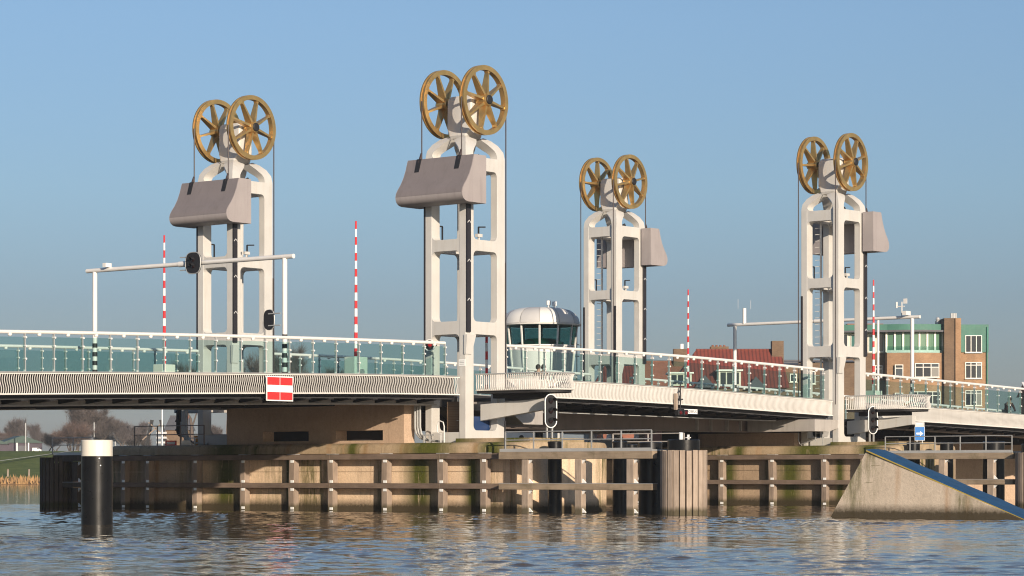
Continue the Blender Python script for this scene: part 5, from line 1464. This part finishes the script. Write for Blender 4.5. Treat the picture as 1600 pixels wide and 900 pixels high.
# bare winter trees
def tree_meshes(seed, twig, spread=.55, levels=5, shape='round', n_tw=14000):
    R = random.Random(seed); wood = MB(); tw = MB(); tips = []
    def limb(p, d, ln, r, lv):
        n = 3; q = p.copy(); pts = [q.copy()]; rr = [r]
        for k in range(n):
            d = (d+Vector((R.uniform(-.2, .2), R.uniform(-.2, .2), R.uniform(-.05, .18)))).normalized()
            q = q+d*ln/n; pts.append(q.copy()); rr.append(r*(1-.45*(k+1)/n))
        wood.tube(pts, rr, 5 if lv < 2 else 3, cap=False)
        if lv >= levels-1: tips.append((q, d))
        if lv >= levels-2: tips.append((pts[1], d))
        if lv < levels-1:
            for k in range(R.choice((2, 3, 3))):
                a = R.uniform(0, 2*PI); s_ = spread*R.uniform(.6, 1.2)
                side = Vector((math.cos(a), math.sin(a), 0))
                limb(pts[R.choice((2, 3, 3))], (d+side*s_*1.5+Vector((0, 0, .10))).normalized(), ln*R.uniform(.66, .84), rr[-1]*.75, lv+1)
    if shape == 'multi':
        for k in range(6):
            a = k*PI/3; limb(Vector((math.cos(a)*.2, math.sin(a)*.2, 0)), Vector((math.cos(a)*.55, math.sin(a)*.55, 1)).normalized(), 2.4, .11, 1)
    else: limb(Vector((0, 0, 0)), Vector((0, 0, 1)), 3.0, .30, 0)
    zs_ = [q[0].z for q in tips]; top_ = max(zs_); cz = top_*.52
    for k in range(n_tw):
        p, d = R.choice(tips)
        if R.random() < .65:                       # fill the crown's volume
            q = R.uniform(.25, 1.0)
            p = Vector((p.x*q, p.y*q, cz*(1-q)+p.z*q))+Vector((R.gauss(0, .3), R.gauss(0, .3), R.gauss(0, .5)))
            d = (p-Vector((0, 0, cz*.4))).normalized()
        v = (d+Vector((R.gauss(0, .55), R.gauss(0, .55), R.gauss(.35, .45)))).normalized(); ln = R.uniform(.5, 1.4)
        s_ = v.cross(Vector((R.uniform(-1, 1), R.uniform(-1, 1), R.uniform(-1, 1)))).normalized()*R.uniform(.008, .018)
        tw.add([p-s_, p+s_, p+v*ln], [(0, 1, 2)])
    h = max(v[2] for v in tw.v)
    return wood.mesh('tree_limbs', 'bark'), tw.mesh('tree_twigs', twig), h
TM = [tree_meshes(3, 'twig_brown', .62), tree_meshes(11, 'twig_grey', .5), tree_meshes(23, 'twig_red', .7, 5, 'multi'), tree_meshes(31, 'twig_grey', .38)]
def put_tree(kind, px, py_top, D, label, base=5.0, wide=1.0, group='bare winter trees on the far bank'):
    x, y = site((px-800)*D/4094., D); w_, t_, h = TM[kind]
    H = hz(py_top, D)-base; s_ = H/h
    o = thing('bare_tree', (x, y, base), label, 'tree', group, (0, 0, rnd.uniform(0, 6.28)))
    a = link('trunk', w_, o); c = link('crown', t_, o); a.scale = c.scale = (s_*wide, s_*wide, s_)
    return o
put_tree(0, 120, 616, 480, 'largest bare tree on the far left bank, behind the mooring pile', 5.0, 1.15)
put_tree(2, 113, 648, 465, 'reddish bushy bare tree in front of the largest far tree', 5.0, 1.5)
put_tree(0, 152, 640, 520, 'grey brown bare tree right behind the largest far tree', 5.0, 1.1)
put_tree(3, 40, 645, 560, 'thin bare tree above the far barn roof', 5.0, 1.0)
put_tree(3, 58, 655, 560, 'thin bare tree right of the far barn', 5.0, 1.0)
put_tree(3, 25, 658, 570, 'thin bare tree above the left end of the far barn', 5.0, 1.1)
put_tree(2, 3, 664, 520, 'reddish bare tree cut by the left photo edge', 5.0, 1.3)
put_tree(1, 190, 645, 520, 'bare tree left of the pier handrail on the far bank', 5.0, 1.2)
put_tree(1, 215, 650, 540, 'bare tree behind the pier handrail on the far bank', 5.0, 1.2)
put_tree(0, 76, 672, 500, 'low bare tree between the far barn and the largest tree', 5.0, 1.6)
for i_, (px_, py_, k_2, wd_, lb_) in enumerate(((-6, 676, 1, 1.8, 'low bare thicket tree at the left border'), (22, 680, 0, 1.9, 'low bare thicket behind the far barn'), (88, 668, 1, 1.7, 'low grey thicket tree left of the largest far tree'), (138, 664, 1, 1.6, 'low grey thicket tree below the largest far tree'), (170, 662, 3, 1.5, 'slim grey tree above the mooring pile, right side'), (204, 668, 0, 1.7, 'low bare thicket left of the hoisting trestle'), (232, 672, 1, 1.7, 'low bare thicket behind the hoisting trestle'))):
    put_tree(k_2, px_, py_, 500+7*i_, lb_, 4.6, wd_)
put_tree(0, 462, 518, 330, 'tall bare tree behind the glass right of the leftmost tower', 5.0, .95)
put_tree(1, 300, 545, 330, 'bare tree behind the glass left of the leftmost tower', 5.0, .8)
put_tree(1, 355, 540, 335, 'bare tree behind the glass inside the leftmost tower', 5.0, .8)
put_tree(0, 535, 560, 335, 'lower bare tree behind the glass left of the central tower', 5.0, 1.2)
put_tree(1, 495, 566, 345, 'low bare bush tree behind the railing between the two left towers', 5.0, 1.2)
put_tree(1, 330, 655, 330, 'bare tree below the deck beside the leftmost tower foot', 4.0, 1.2)

# ------------------------------------------------------------------ haze
hb = MB().box(-110, 1500, -330, 1500, -3.0, 45)
HAZE = True
if HAZE:
    hm = bpy.data.materials.new('haze'); hm.use_nodes = True
    n = hm.node_tree.nodes; l = hm.node_tree.links
    for x in list(n): n.remove(x)
    out = n.new('ShaderNodeOutputMaterial'); pv = n.new('ShaderNodeVolumePrincipled')
    pv.inputs['Color'].default_value = (0.86, 0.92, 1.0, 1); pv.inputs['Density'].default_value = 0.00018; pv.inputs['Anisotropy'].default_value = 0.0
    l.new(pv.outputs['Volume'], out.inputs['Volume']); MATS['haze'] = hm
    tag(part('haze', hb, 'haze', None), kind='stuff')
